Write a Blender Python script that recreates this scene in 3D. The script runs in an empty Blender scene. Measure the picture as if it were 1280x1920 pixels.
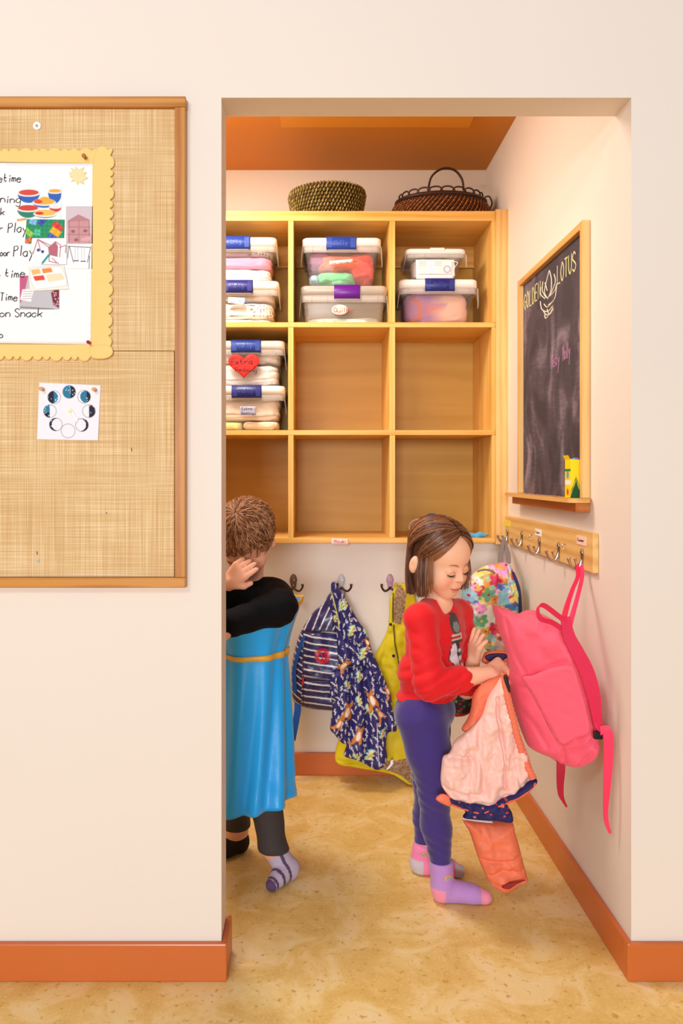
import bpy, bmesh, math, random
import numpy as np
from mathutils import Vector, Matrix, noise
from mathutils.geometry import delaunay_2d_cdt
random.seed(7)
S = bpy.context.scene
COL = S.collection
# ------------------------------------------------------------------ camera
F, CX, CY, CH = 1440.0, 587.0, 892.0, 1.178      # focal length in px, level line of sight, camera height in m
cam_d = bpy.data.cameras.new('camera')
cam_d.sensor_fit = 'VERTICAL'; cam_d.sensor_height = 36; cam_d.sensor_width = 24
cam_d.lens = 36 * F / 1920
cam_d.shift_x = (640 - CX) / 1920; cam_d.shift_y = -(960 - CY) / 1920
cam_d.clip_start = 0.05
cam = bpy.data.objects.new('camera', cam_d); COL.objects.link(cam)
cam.location = (0, 0, CH); cam.rotation_euler = (math.pi / 2, 0, 0)
S.camera = cam
# ------------------------------------------------------------------ light
def lin(c):
    return tuple(((v / 255) / 12.92 if v / 255 < .04045 else ((v / 255 + .055) / 1.055) ** 2.4) for v in c[:3])
w = bpy.data.worlds.new('world'); S.world = w; w.use_nodes = True
w.node_tree.nodes['Background'].inputs[0].default_value = (1.0, 0.96, 0.94, 1)
w.node_tree.nodes['Background'].inputs[1].default_value = 0.34
def area(name, loc, target, size, power, color, sy=None):
    l = bpy.data.lights.new(name, 'AREA'); l.energy = power; l.color = color
    l.shape = 'RECTANGLE'; l.size = size; l.size_y = sy or size
    o = bpy.data.objects.new(name, l); COL.objects.link(o); o.location = loc
    o.rotation_euler = (Vector(target) - Vector(loc)).to_track_quat('-Z', 'Y').to_euler()
    return o
area('ceiling_lamp', (-1.5, -1.4, 2.95), (0.25, 2.4, 0.8), 0.6, 32, (1.0, 0.94, 0.88))
area('window_light', (-0.9, -6.0, 1.7), (0.2, 2.6, 1.0), 1.6, 305, (0.93, 0.95, 1.0), 1.3)
pl = bpy.data.lights.new('alcove_lamp', 'POINT'); pl.energy = 6; pl.color = (1.0, 0.88, 0.70); pl.shadow_soft_size = .10
po_ = bpy.data.objects.new('alcove_lamp', pl); COL.objects.link(po_); po_.location = (-0.62, 2.42, 2.22)
area('alcove_down_fill', (-0.42, 2.35, 2.44), (-0.1, 2.5, 0.0), 0.45, 18, (1.0, 0.94, 0.84), 0.3)  # added downward fill that brightens the alcove floor and low walls, no fixture there
S.view_settings.view_transform = 'Standard'; S.view_settings.look = 'None'
S.view_settings.exposure = 0.05; S.view_settings.gamma = 1.0
S.view_settings.use_curve_mapping = False
# ------------------------------------------------------------------ helpers
def P(px, py, Y):
    return Vector(((px - CX) * Y / F, Y, CH - (py - CY) * Y / F))
def org(p):
    v = Vector((0, 0, 0))
    while p is not None:
        v += p.location; p = p.parent
    return v
def tag(o, label=None, cat=None, group=None, kind=None):
    if label: o['label'] = label
    if cat: o['category'] = cat
    if group: o['group'] = group
    if kind: o['kind'] = kind
    return o
def thing(name, label, cat, loc, group=None):
    o = bpy.data.objects.new(name, None); COL.objects.link(o); o.location = loc
    o.empty_display_size = .03
    return tag(o, label, cat, group)
def obj(name, v, f, mat, parent=None, smooth=True, col=None, base=None, label=None):
    """link one mesh object; v are world coordinates"""
    o0 = org(parent) if parent else Vector(base if base is not None else (0, 0, 0))
    v = np.asarray(v, dtype=float) - np.array(o0)
    me = bpy.data.meshes.new(name)
    me.from_pydata(v.tolist(), [], [tuple(int(i) for i in q) for q in f])
    me.update()
    if smooth: me.polygons.foreach_set('use_smooth', [True] * len(me.polygons))
    if col is not None:
        at = me.color_attributes.new('Col', 'FLOAT_COLOR', 'POINT')
        c = np.ones((len(v), 4)); c[:, :3] = col
        at.data.foreach_set('color', c.ravel())
    o = bpy.data.objects.new(name, me); COL.objects.link(o)
    me.materials.append(mat)
    if parent: o.parent = parent
    elif base is not None: o.location = o0
    if label: o['label'] = label
    return o
class MB:
    """collects shapes into one mesh"""
    def __init__(s): s.v = []; s.f = []; s.n = 0; s.c = []
    def add(s, v, f, c=None):
        v = np.asarray(v, float); s.v.append(v)
        s.f += [tuple(i + s.n for i in q) for q in f]; s.n += len(v)
        if c is not None:
            c = np.asarray(c, float)
            s.c.append(np.tile(c, (len(v), 1)) if c.ndim == 1 else c)
        return s
    def box(s, x0, x1, y0, y1, z0, z1, b=0.0, c=None):
        if b <= 0:
            v = [(x, y, z) for x in (x0, x1) for y in (y0, y1) for z in (z0, z1)]
            f = [(0, 1, 3, 2), (4, 6, 7, 5), (0, 4, 5, 1), (2, 3, 7, 6), (0, 2, 6, 4), (1, 5, 7, 3)]
            return s.add(v, f, c)
        bm = bmesh.new(); bmesh.ops.create_cube(bm, size=1)
        for q in bm.verts:
            q.co = Vector(((x0 + x1) / 2 + q.co.x * (x1 - x0), (y0 + y1) / 2 + q.co.y * (y1 - y0), (z0 + z1) / 2 + q.co.z * (z1 - z0)))
        bmesh.ops.bevel(bm, geom=bm.edges[:], offset=b, segments=2, profile=.5, affect='EDGES')
        bm.verts.index_update()
        s.add([q.co[:] for q in bm.verts], [[q.index for q in fc.verts] for fc in bm.faces], c); bm.free()
        return s
    def build(s, name, mat, parent=None, smooth=False, **k):
        return obj(name, np.vstack(s.v), s.f, mat, parent, smooth, col=np.vstack(s.c) if s.c else None, **k)
def catmull(pts, n=6, closed=False):
    pts = [np.array(p, float) for p in pts]; out = []
    N = len(pts)
    rng = range(N) if closed else range(N - 1)
    for i in rng:
        g = (lambda j: pts[j % N]) if closed else (lambda j: pts[min(max(j, 0), N - 1)])
        p0, p1, p2, p3 = g(i - 1), g(i), g(i + 1), g(i + 2)
        for k in range(n):
            t = k / n
            out.append(.5 * (2 * p1 + (p2 - p0) * t + (2 * p0 - 5 * p1 + 4 * p2 - p3) * t * t + (3 * p1 - p0 - 3 * p2 + p3) * t ** 3))
    if not closed: out.append(pts[-1])
    return np.array(out)
def tube(pts, rad, seg=10, sm=5, flat=None, up=(0, 0, 1), caps=True):
    """tube along pts; rad number or list; flat=(a,b) scales of the two cross axes"""
    pts = [np.array(p, float) for p in pts]
    if np.isscalar(rad): rad = [rad] * len(pts)
    if sm > 1:
        d = catmull([np.append(p, r) for p, r in zip(pts, rad)], sm); pts, rad = d[:, :3], d[:, 3]
    pts = np.array(pts); n = len(pts); v = []; f = []
    a, b = flat or (1, 1)
    T = np.gradient(pts, axis=0); T /= np.linalg.norm(T, axis=1)[:, None] + 1e-12
    u = np.array(up, float)
    prev = None
    for i in range(n):
        if flat is not None or prev is None:
            s1 = np.cross(u, T[i])
            if np.linalg.norm(s1) < 1e-3: s1 = np.cross([1, 0.1, 0], T[i])
        else:
            s1 = prev - T[i] * prev.dot(T[i])
        s1 /= np.linalg.norm(s1); prev = s1
        s2 = np.cross(T[i], s1)
        for k in range(seg):
            an = 2 * math.pi * k / seg
            v.append(pts[i] + s1 * math.cos(an) * rad[i] * a + s2 * math.sin(an) * rad[i] * b)
    for i in range(n - 1):
        for k in range(seg):
            k2 = (k + 1) % seg
            f.append((i * seg + k, i * seg + k2, (i + 1) * seg + k2, (i + 1) * seg + k))
    if caps:
        f.append(tuple(range(seg))[::-1]); f.append(tuple((n - 1) * seg + k for k in range(seg)))
    return np.array(v), f
def strap(pts, width, thick, across, sm=6):
    """flat webbing: rectangle cross-section; across = list of vectors (direction of the width) or one"""
    pts = [np.array(p, float) for p in pts]
    ac = [np.array(across, float)] * len(pts) if np.ndim(across) == 1 else [np.array(a, float) for a in across]
    wd = [width] * len(pts) if np.isscalar(width) else width
    d = catmull([np.concatenate([p, a, [w_]]) for p, a, w_ in zip(pts, ac, wd)], sm)
    p, a, wv = d[:, :3], d[:, 3:6], d[:, 6]
    a /= np.linalg.norm(a, axis=1)[:, None]
    T = np.gradient(p, axis=0); T /= np.linalg.norm(T, axis=1)[:, None] + 1e-12
    nn = np.cross(T, a); nn /= np.linalg.norm(nn, axis=1)[:, None] + 1e-12
    v = []; f = []
    for i in range(len(p)):
        h = wv[i] / 2
        v += [p[i] - a[i] * h - nn[i] * thick / 2, p[i] + a[i] * h - nn[i] * thick / 2, p[i] + a[i] * h + nn[i] * thick / 2, p[i] - a[i] * h + nn[i] * thick / 2]
    for i in range(len(p) - 1):
        for k in range(4):
            f.append((i * 4 + k, i * 4 + (k + 1) % 4, i * 4 + 4 + (k + 1) % 4, i * 4 + 4 + k))
    f.append((3, 2, 1, 0)); m = len(p) * 4; f.append((m - 4, m - 3, m - 2, m - 1))
    return np.array(v), f
def lathe(prof, c, seg=32, sx=1, sy=1):
    v = []; f = []
    for r, z in prof:
        for k in range(seg):
            a = 2 * math.pi * k / seg
            v.append((c[0] + r * math.cos(a) * sx, c[1] + r * math.sin(a) * sy, c[2] + z))
    for i in range(len(prof) - 1):
        for k in range(seg):
            k2 = (k + 1) % seg
            f.append((i * seg + k, i * seg + k2, (i + 1) * seg + k2, (i + 1) * seg + k))
    f.append(tuple(range(seg))[::-1]); f.append(tuple((len(prof) - 1) * seg + k for k in range(seg)))
    return np.array(v), f
# ---- cheap vectorised value noise
_rng = np.random.RandomState(3); _tab = _rng.rand(4096)
def vnoise(x, y, z=0.0, seed=0):
    x, y, z = np.broadcast_arrays(np.asarray(x, float), np.asarray(y, float), np.asarray(z, float))
    xi, yi, zi = np.floor(x).astype(int), np.floor(y).astype(int), np.floor(z).astype(int)
    fx, fy, fz = x - xi, y - yi, z - zi
    s = lambda t: t * t * (3 - 2 * t)
    fx, fy, fz = s(fx), s(fy), s(fz)
    def h(a, b, c): return _tab[(a * 374761 + b * 668265 + c * 2147483 + seed * 7919 + ((a * 73) ^ (b * 179) ^ (c * 283))) & 4095]
    r = 0
    for dx, wx in ((0, 1 - fx), (1, fx)):
        for dy, wy in ((0, 1 - fy), (1, fy)):
            for dz, wz in ((0, 1 - fz), (1, fz)):
                r = r + h(xi + dx, yi + dy, zi + dz) * wx * wy * wz
    return r - .5
def seg_dist(px, py, A, B):
    A = np.asarray(A, float); B = np.asarray(B, float)
    d = B - A; L = max(d.dot(d), 1e-9)
    t = np.clip(((px - A[0]) * d[0] + (py - A[1]) * d[1]) / L, 0, 1)
    return np.hypot(px - A[0] - t * d[0], py - A[1] - t * d[1])
def line_dist(px, py, pts):
    r = None
    for a, b in zip(pts[:-1], pts[1:]):
        q = seg_dist(px, py, a, b); r = q if r is None else np.minimum(r, q)
    return r
def inside(px, py, poly):
    poly = np.asarray(poly, float); c = np.zeros(np.shape(px), bool)
    j = len(poly) - 1
    for i in range(len(poly)):
        xi, yi = poly[i]; xj, yj = poly[j]
        if yi != yj:
            c ^= ((yi > py) != (yj > py)) & (px < (xj - xi) * (py - yi) / (yj - yi) + xi)
        j = i
    return c
class Paint:
    """vertex pattern painter in the pattern's own 2-D coordinates"""
    def __init__(s, x, y, base):
        s.x, s.y = x, y; s.c = np.tile(np.array(lin(base)), (len(x), 1))
    def put(s, m, rgb):
        m = np.clip(np.asarray(m, float), 0, 1)[:, None]; s.c = s.c * (1 - m) + np.array(lin(rgb)) * m
    def poly(s, pts, rgb, soft=.8):
        d = line_dist(s.x, s.y, list(pts) + [pts[0]]); i = inside(s.x, s.y, pts)
        s.put(np.where(i, .5 + d / soft * .5, .5 - d / soft * .5), rgb)
    def disc(s, cx, cy, r, rgb, ry=None, soft=.8):
        ry = ry or r
        q = np.hypot((s.x - cx) / r, (s.y - cy) / ry)
        s.put(.5 + (1 - q) * min(r, ry) / soft, rgb)
    def line(s, pts, w, rgb, soft=.8):
        s.put(.5 + (w / 2 - line_dist(s.x, s.y, pts)) / soft, rgb)
def resample(poly, s):
    poly = np.asarray(poly, float); out = []
    for i in range(len(poly)):
        a, b = poly[i], poly[(i + 1) % len(poly)]
        n = max(1, int(round(np.linalg.norm(b - a) / s)))
        for k in range(n): out.append(a + (b - a) * k / n)
    return np.array(out)
def puff(name, outline, Y, T, mat, parent=None, s=3.0, R=30, creases=(), nz=(0, 20), paint=None, smooth_outline=True, back=1.0, flat=False, fold=None, base=None, label=None, axis=None):
    """a soft body grown from an outline; Y = depth (number or function of px,py); T = half thickness in m"""
    ol = catmull(outline, 6, True) if smooth_outline else np.array(outline, float)
    ol = resample(ol, s)
    # drop points that are too close
    keep = [ol[0]]
    for q in ol[1:]:
        if np.linalg.norm(q - keep[-1]) > s * .5: keep.append(q)
    ol = np.array(keep); nb = len(ol)
    x0, y0 = ol.min(0); x1, y1 = ol.max(0)
    gx, gy = np.meshgrid(np.arange(x0, x1, s), np.arange(y0, y1, s * .87)); gx = gx + (np.arange(gx.shape[0]) % 2)[:, None] * s * .5
    gx, gy = gx.ravel(), gy.ravel()
    ok = inside(gx, gy, ol); gx, gy = gx[ok], gy[ok]
    d = line_dist(gx, gy, list(ol) + [ol[0]]); ok = d > s * .55; gx, gy = gx[ok], gy[ok]
    pts = [Vector(q) for q in ol] + [Vector((a, b)) for a, b in zip(gx, gy)]
    vs, es, fs, _, _, _ = delaunay_2d_cdt(pts, [(i, (i + 1) % nb) for i in range(nb)], [list(range(nb))], 1, 1e-4)
    px = np.array([q[0] for q in vs]); py = np.array([q[1] for q in vs])
    d = line_dist(px, py, list(ol) + [ol[0]]); bd = d < 1e-3
    t = np.clip(d / R, 0, 1)
    h = T * (np.where(bd, 0, 1.0) if flat else np.sqrt(np.clip(1 - (1 - t) ** 2, 0, 1)))
    e = np.clip(d / (R * .5), 0, 1)
    hf = h.copy()
    if nz[0]: hf = hf + nz[0] * e * (vnoise(px / nz[1], py / nz[1]) * 1.4 + vnoise(px / nz[1] * 2.3, py / nz[1] * 2.3, 5) * .6)
    for cr in creases:
        pl, dp, wd = cr; hf = hf - dp * np.exp(-(line_dist(px, py, pl) / wd) ** 2) * np.clip(d / 4, 0, 1)
    if fold is not None: hf = hf + fold(px, py) * np.clip(d / 4, 0, 1)
    Yb = Y(px, py) if callable(Y) else np.full(len(px), float(Y))
    X = (px - CX) * Yb / F; Z = CH - (py - CY) * Yb / F
    if axis is None: A = np.array([0, -1.0, 0])
    else: A = np.array(axis, float); A /= np.linalg.norm(A)
    B0 = np.stack([X, Yb, Z], 1)
    Vf = B0 + A * hf[:, None]
    if flat: Vf[bd] = (B0 + A * T)[bd]
    inn = np.where(~bd)[0] if not flat else np.arange(len(px))
    mp = np.full(len(px), -1); mp[inn] = len(px) + np.arange(len(inn))
    mb = np.where(mp < 0, np.arange(len(px)), mp)
    Vb = (B0 - A * (h * back)[:, None])[inn]
    if flat: Vb = B0[inn]
    fr = []; 
    for q in fs:
        a = px[q[0]] * (py[q[1]] - py[q[2]]) + px[q[1]] * (py[q[2]] - py[q[0]]) + px[q[2]] * (py[q[0]] - py[q[1]])
        q = tuple(q) if a < 0 else tuple(q)[::-1]
        fr.append(q); fr.append(tuple(mb[i] for i in q[::-1]))
    if flat:
        for i in range(nb):
            j = (i + 1) % nb
            # boundary verts keep their input order (first nb) when not merged
            fr.append((i, j, mb[j], mb[i]))
    V = np.vstack([Vf, Vb])
    col = None
    if paint is not None:
        pt = paint(px, py); col = np.vstack([pt.c, pt.c[inn]])
    return obj(name, V, fr, mat, parent, True, col=col, base=base, label=label)
# ---- signed distance shapes -> mesh (surface nets)
class SDF:
    def __init__(s, lo, hi, res):
        s.lo = np.array(lo, float); s.res = res
        s.n = np.ceil((np.array(hi) - s.lo) / res).astype(int) + 1
        s.V = np.full(s.n, 1.0, np.float32)
    def win(s, lo, hi):
        a = np.clip(np.floor((np.array(lo) - s.lo) / s.res).astype(int), 0, s.n); b = np.clip(np.ceil((np.array(hi) - s.lo) / s.res).astype(int) + 1, 0, s.n)
        sl = tuple(slice(i, j) for i, j in zip(a, b))
        ax = [s.lo[i] + s.res * np.arange(a[i], b[i]) for i in range(3)]
        return sl, np.meshgrid(*ax, indexing='ij')
    def comb(s, sl, d, k, sub=False):
        o = s.V[sl]
        if sub: d = -d; o2 = -o; h = np.clip(.5 + .5 * (o2 - d) / k, 0, 1) if k > 0 else (o2 > d)
        if sub:
            m = o2 * (1 - h) + d * h - (k * h * (1 - h) if k > 0 else 0)   # smooth min of (-o, -(-d)) then negate
            # subtraction: max(o, -shape) where d currently = -shape
            m = -(np.minimum(-o, -d) if k <= 0 else ((-o) * (1 - np.clip(.5 + .5 * ((-o) - (-d)) / k, 0, 1)) + (-d) * np.clip(.5 + .5 * ((-o) - (-d)) / k, 0, 1) - k * np.clip(.5 + .5 * ((-o) - (-d)) / k, 0, 1) * (1 - np.clip(.5 + .5 * ((-o) - (-d)) / k, 0, 1))))
            s.V[sl] = m
        else:
            if k > 0:
                h = np.clip(.5 + .5 * (o - d) / k, 0, 1); s.V[sl] = o * (1 - h) + d * h - k * h * (1 - h)
            else: s.V[sl] = np.minimum(o, d)
    def cap(s, a, b, ra, rb, k=.01, sub=False, sq=None):
        """round cone a->b; sq=(vector, factor) squashes along vector"""
        a = np.array(a, float); b = np.array(b, float); m = max(ra, rb) * 1.2 + k + 3 * s.res
        sl, (X, Y, Z) = s.win(np.minimum(a, b) - m, np.maximum(a, b) + m)
        d = b - a; L = max(d.dot(d), 1e-12)
        t = np.clip(((X - a[0]) * d[0] + (Y - a[1]) * d[1] + (Z - a[2]) * d[2]) / L, 0, 1)
        qx, qy, qz = X - a[0] - t * d[0], Y - a[1] - t * d[1], Z - a[2] - t * d[2]
        if sq is not None:
            n = np.array(sq[0], float); n /= np.linalg.norm(n)
            q = qx * n[0] + qy * n[1] + qz * n[2]; g = 1 / sq[1] - 1
            qx, qy, qz = qx + n[0] * q * g, qy + n[1] * q * g, qz + n[2] * q * g
        s.comb(sl, np.sqrt(qx * qx + qy * qy + qz * qz) - (ra + (rb - ra) * t), k, sub)
    def chain(s, pts, rad, k=.01, **kw):
        for i in range(len(pts) - 1): s.cap(pts[i], pts[i + 1], rad[i], rad[i + 1], k, **kw)
    def ell(s, c, r, M=np.eye(3), k=.01, sub=False):
        """ellipsoid; rows of M are its axes"""
        c = np.array(c, float); m = max(r) * 1.15 + k + 3 * s.res
        sl, (X, Y, Z) = s.win(c - m, c + m)
        X, Y, Z = X - c[0], Y - c[1], Z - c[2]
        q = [X * M[i][0] + Y * M[i][1] + Z * M[i][2] for i in range(3)]
        k0 = np.sqrt(sum((q[i] / r[i]) ** 2 for i in range(3))); k1 = np.sqrt(sum((q[i] / r[i] ** 2) ** 2 for i in range(3)))
        s.comb(sl, k0 * (k0 - 1) / np.maximum(k1, 1e-6), k, sub)
    def grid(s):
        return np.meshgrid(*[s.lo[i] + s.res * np.arange(s.n[i]) for i in range(3)], indexing='ij')
    def mesh(s):
        V = s.V; neg = V < 0
        n0, n1, n2 = V.shape
        acc = np.zeros((n0 - 1, n1 - 1, n2 - 1, 3), np.float32); cnt = np.zeros((n0 - 1, n1 - 1, n2 - 1), np.float32)
        for ax in range(3):
            sa = [slice(None)] * 3; sb = [slice(None)] * 3; sa[ax] = slice(0, -1); sb[ax] = slice(1, None)
            A, B = V[tuple(sa)], V[tuple(sb)]; cr = (A < 0) != (B < 0)
            t = np.where(cr, A / np.where(cr, A - B, 1), 0)
            o = [q for q in range(3) if q != ax]
            for d0 in (0, 1):
                for d1 in (0, 1):
                    sl = [None] * 3; sl[ax] = slice(None)
                    sl[o[0]] = slice(d0, V.shape[o[0]] - 1 + d0); sl[o[1]] = slice(d1, V.shape[o[1]] - 1 + d1)
                    c = cr[tuple(sl)]; tt = t[tuple(sl)]
                    cnt += c; acc[..., ax] += np.where(c, tt, 0); acc[..., o[0]] += c * d0; acc[..., o[1]] += c * d1
        act = cnt > 0; idx = np.full(cnt.shape, -1, np.int64); idx[act] = np.arange(act.sum())
        ijk = np.argwhere(act); v = (ijk + acc[act] / cnt[act][:, None]) * s.res + s.lo
        fs = []
        for ax in range(3):
            sa = [slice(1, -1)] * 3; sb = [slice(1, -1)] * 3; sa[ax] = slice(0, -1); sb[ax] = slice(1, None)
            A, B = neg[tuple(sa)], neg[tuple(sb)]; w_ = np.argwhere(A != B)
            if not len(w_): continue
            o = [(ax + 1) % 3, (ax + 2) % 3]
            base = w_.copy(); base[:, o[0]] += 1; base[:, o[1]] += 1
            def cell(a, b):
                q = base.copy(); q[:, o[0]] += a; q[:, o[1]] += b; return idx[q[:, 0], q[:, 1], q[:, 2]]
            Q = np.stack([cell(-1, -1), cell(0, -1), cell(0, 0), cell(-1, 0)], 1)
            inv = ~A[w_[:, 0], w_[:, 1], w_[:, 2]]
            Q[inv] = Q[inv][:, ::-1]
            fs.append(Q[(Q >= 0).all(1)])
        return v, np.vstack(fs)
def relax(v, f, it=2, lam=.5):
    f = np.asarray(f); n = len(v)
    e = np.vstack([f[:, [i, (i + 1) % f.shape[1]]] for i in range(f.shape[1])])
    for _ in range(it):
        a = np.zeros_like(v); c = np.zeros(n)
        np.add.at(a, e[:, 0], v[e[:, 1]]); np.add.at(c, e[:, 0], 1)
        v = v + lam * (a / np.maximum(c, 1)[:, None] - v)
    return v
# ------------------------------------------------------------------ materials
def newmat(name):
    m = bpy.data.materials.new(name); m.use_nodes = True
    nt = m.node_tree; return m, nt, nt.nodes['Principled BSDF']
def plain(name, rgb, rough=.6, metal=0, var=0, vscale=8, bump=0, bscale=60, spec=.4, sheen=0, coat=0, stretch=(1, 1, 1)):
    m, nt, b = newmat(name); N = nt.nodes; L = nt.links
    c = lin(rgb) + (1,)
    b.inputs['Base Color'].default_value = c; b.inputs['Roughness'].default_value = rough; b.inputs['Metallic'].default_value = metal
    b.inputs['Specular IOR Level'].default_value = spec
    if sheen: b.inputs['Sheen Weight'].default_value = sheen
    if coat: b.inputs['Coat Weight'].default_value = coat
    tc = N.new('ShaderNodeTexCoord'); mp = N.new('ShaderNodeMapping'); mp.inputs['Scale'].default_value = stretch; L.new(tc.outputs['Object'], mp.inputs[0])
    if var:
        n = N.new('ShaderNodeTexNoise'); n.inputs['Scale'].default_value = vscale; n.inputs['Detail'].default_value = 5; L.new(mp.outputs[0], n.inputs['Vector'])
        mx = N.new('ShaderNodeMix'); mx.data_type = 'RGBA'; L.new(n.outputs[0], mx.inputs[0])
        mx.inputs[6].default_value = tuple(v * (1 - var) for v in c[:3]) + (1,); mx.inputs[7].default_value = tuple(min(1, v * (1 + var)) for v in c[:3]) + (1,)
        L.new(mx.outputs[2], b.inputs['Base Color'])
    if bump:
        n2 = N.new('ShaderNodeTexNoise'); n2.inputs['Scale'].default_value = bscale; n2.inputs['Detail'].default_value = 4; L.new(mp.outputs[0], n2.inputs['Vector'])
        bp = N.new('ShaderNodeBump'); bp.inputs['Strength'].default_value = bump; bp.inputs['Distance'].default_value = .004; L.new(n2.outputs[0], bp.inputs['Height']); L.new(bp.outputs[0], b.inputs['Normal'])
    return m
def vcol(name, rough=.6, bump=0, bscale=300, spec=.3, sheen=0):
    m, nt, b = newmat(name); a = nt.nodes.new('ShaderNodeAttribute'); a.attribute_name = 'Col'
    nt.links.new(a.outputs['Color'], b.inputs['Base Color']); b.inputs['Roughness'].default_value = rough; b.inputs['Specular IOR Level'].default_value = spec
    if sheen: b.inputs['Sheen Weight'].default_value = sheen
    if bump:
        n2 = nt.nodes.new('ShaderNodeTexNoise'); n2.inputs['Scale'].default_value = bscale; tc = nt.nodes.new('ShaderNodeTexCoord'); nt.links.new(tc.outputs['Object'], n2.inputs['Vector'])
        bp = nt.nodes.new('ShaderNodeBump'); bp.inputs['Strength'].default_value = bump; bp.inputs['Distance'].default_value = .003; nt.links.new(n2.outputs[0], bp.inputs['Height']); nt.links.new(bp.outputs[0], b.inputs['Normal'])
    return m
def wood(name, c1, c2, axis='X', scale=1.0, rough=.45, knots=0, contrast=1.0, wave=.45):
    """grain along axis"""
    m, nt, b = newmat(name); N = nt.nodes; L = nt.links
    tc = N.new('ShaderNodeTexCoord'); mp = N.new('ShaderNodeMapping'); L.new(tc.outputs['Object'], mp.inputs[0])
    sc = {'X': (1.2, 14, 14), 'Z': (14, 14, 1.2), 'Y': (14, 1.2, 14)}[axis]
    mp.inputs['Scale'].default_value = tuple(v * scale for v in sc)
    n = N.new('ShaderNodeTexNoise'); n.inputs['Scale'].default_value = 1.6; n.inputs['Detail'].default_value = 7; n.inputs['Distortion'].default_value = 1.1; L.new(mp.outputs[0], n.inputs['Vector'])
    wv = N.new('ShaderNodeTexWave'); wv.bands_direction = {'X': 'Z', 'Z': 'X', 'Y': 'Z'}[axis]; wv.inputs['Scale'].default_value = .55; wv.inputs['Distortion'].default_value = 9; wv.inputs['Detail'].default_value = 3; wv.inputs['Detail Scale'].default_value = .6; L.new(mp.outputs[0], wv.inputs['Vector'])
    ad = N.new('ShaderNodeMath'); ad.operation = 'MULTIPLY_ADD'; ad.inputs[1].default_value = wave; L.new(wv.outputs[0], ad.inputs[0]); L.new(n.outputs[0], ad.inputs[2])
    r = N.new('ShaderNodeValToRGB'); L.new(ad.outputs[0], r.inputs[0])
    mid = .34 + wave * .5; r.color_ramp.elements[0].position = mid + .02 - .20 / contrast; r.color_ramp.elements[0].color = lin(c2) + (1,)
    r.color_ramp.elements[1].position = min(1, mid + .30 / contrast); r.color_ramp.elements[1].color = lin(c1) + (1,)
    out = r.outputs[0]
    if knots:
        v = N.new('ShaderNodeTexVoronoi'); v.inputs['Scale'].default_value = knots; mp2 = N.new('ShaderNodeMapping'); L.new(tc.outputs['Object'], mp2.inputs[0])
        mp2.inputs['Scale'].default_value = {'X': (.5, 1.4, 1.4), 'Z': (1.4, 1.4, .5), 'Y': (1.4, .5, 1.4)}[axis]; L.new(mp2.outputs[0], v.inputs['Vector'])
        rr = N.new('ShaderNodeValToRGB'); rr.color_ramp.elements[0].position = .03; rr.color_ramp.elements[1].position = .075; L.new(v.outputs['Distance'], rr.inputs[0])
        mx = N.new('ShaderNodeMix'); mx.data_type = 'RGBA'; L.new(rr.outputs[0], mx.inputs[0]); mx.inputs[6].default_value = lin((90, 50, 20)) + (1,); L.new(out, mx.inputs[7]); out = mx.outputs[2]
    L.new(out, b.inputs['Base Color']); b.inputs['Roughness'].default_value = rough; b.inputs['Specular IOR Level'].default_value = .35
    return m
# ---- hand-drawn stroke letters: xy digits, baseline y=3, x-height 6, capitals 9
GL = {'a': '46 26 05 04 23 44|46 43', 'b': '09 03|05 26 45 44 23 04', 'c': '45 26 05 04 23 44', 'd': '49 43|46 26 05 04 23 44', 'e': '05 45 36 16 05 04 13 33 44',
 'f': '38 29 18 13|06 36', 'g': '46 26 05 04 23 44|46 41 20 01', 'h': '09 03|05 26 45 43', 'i': '16 13|18 17', 'k': '09 03|46 04|15 43', 'l': '19 13', 'm': '06 03|05 16 25 23|25 36 45 43',
 'n': '06 03|05 26 45 43', 'o': '26 05 04 23 44 45 26', 'p': '06 00|05 26 45 44 23 04', 'r': '06 03|05 26 46', 's': '46 26 05 44 23 03', 't': '19 14 23 34|06 36', 'u': '06 04 23 44|46 43',
 'x': '06 43|46 03', 'y': '06 24|46 10', 'z': '06 46 03 43', 'B': '03 09 39 48 36 06|36 45 44 33 03', 'D': '03 09 29 47 45 23 03', 'E': '49 09 03 43|06 36', 'G': '48 29 07 05 23 44 46 26',
 'H': '09 03|49 43|06 46', 'L': '09 03 43', 'M': '03 09 25 49 43', 'N': '03 09 43 49', 'O': '29 07 05 23 45 47 29', 'P': '03 09 39 48 37 06', 'Q': '29 07 05 23 45 47 29|35 53',
 'S': '48 29 08 07 26 45 44 23 04', 'T': '09 49|29 23', 'U': '09 05 23 45 49', '/': '03 49', '-': '16 46'}
SHARP = set('BDEGHLMNPTikltxz/')
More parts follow.
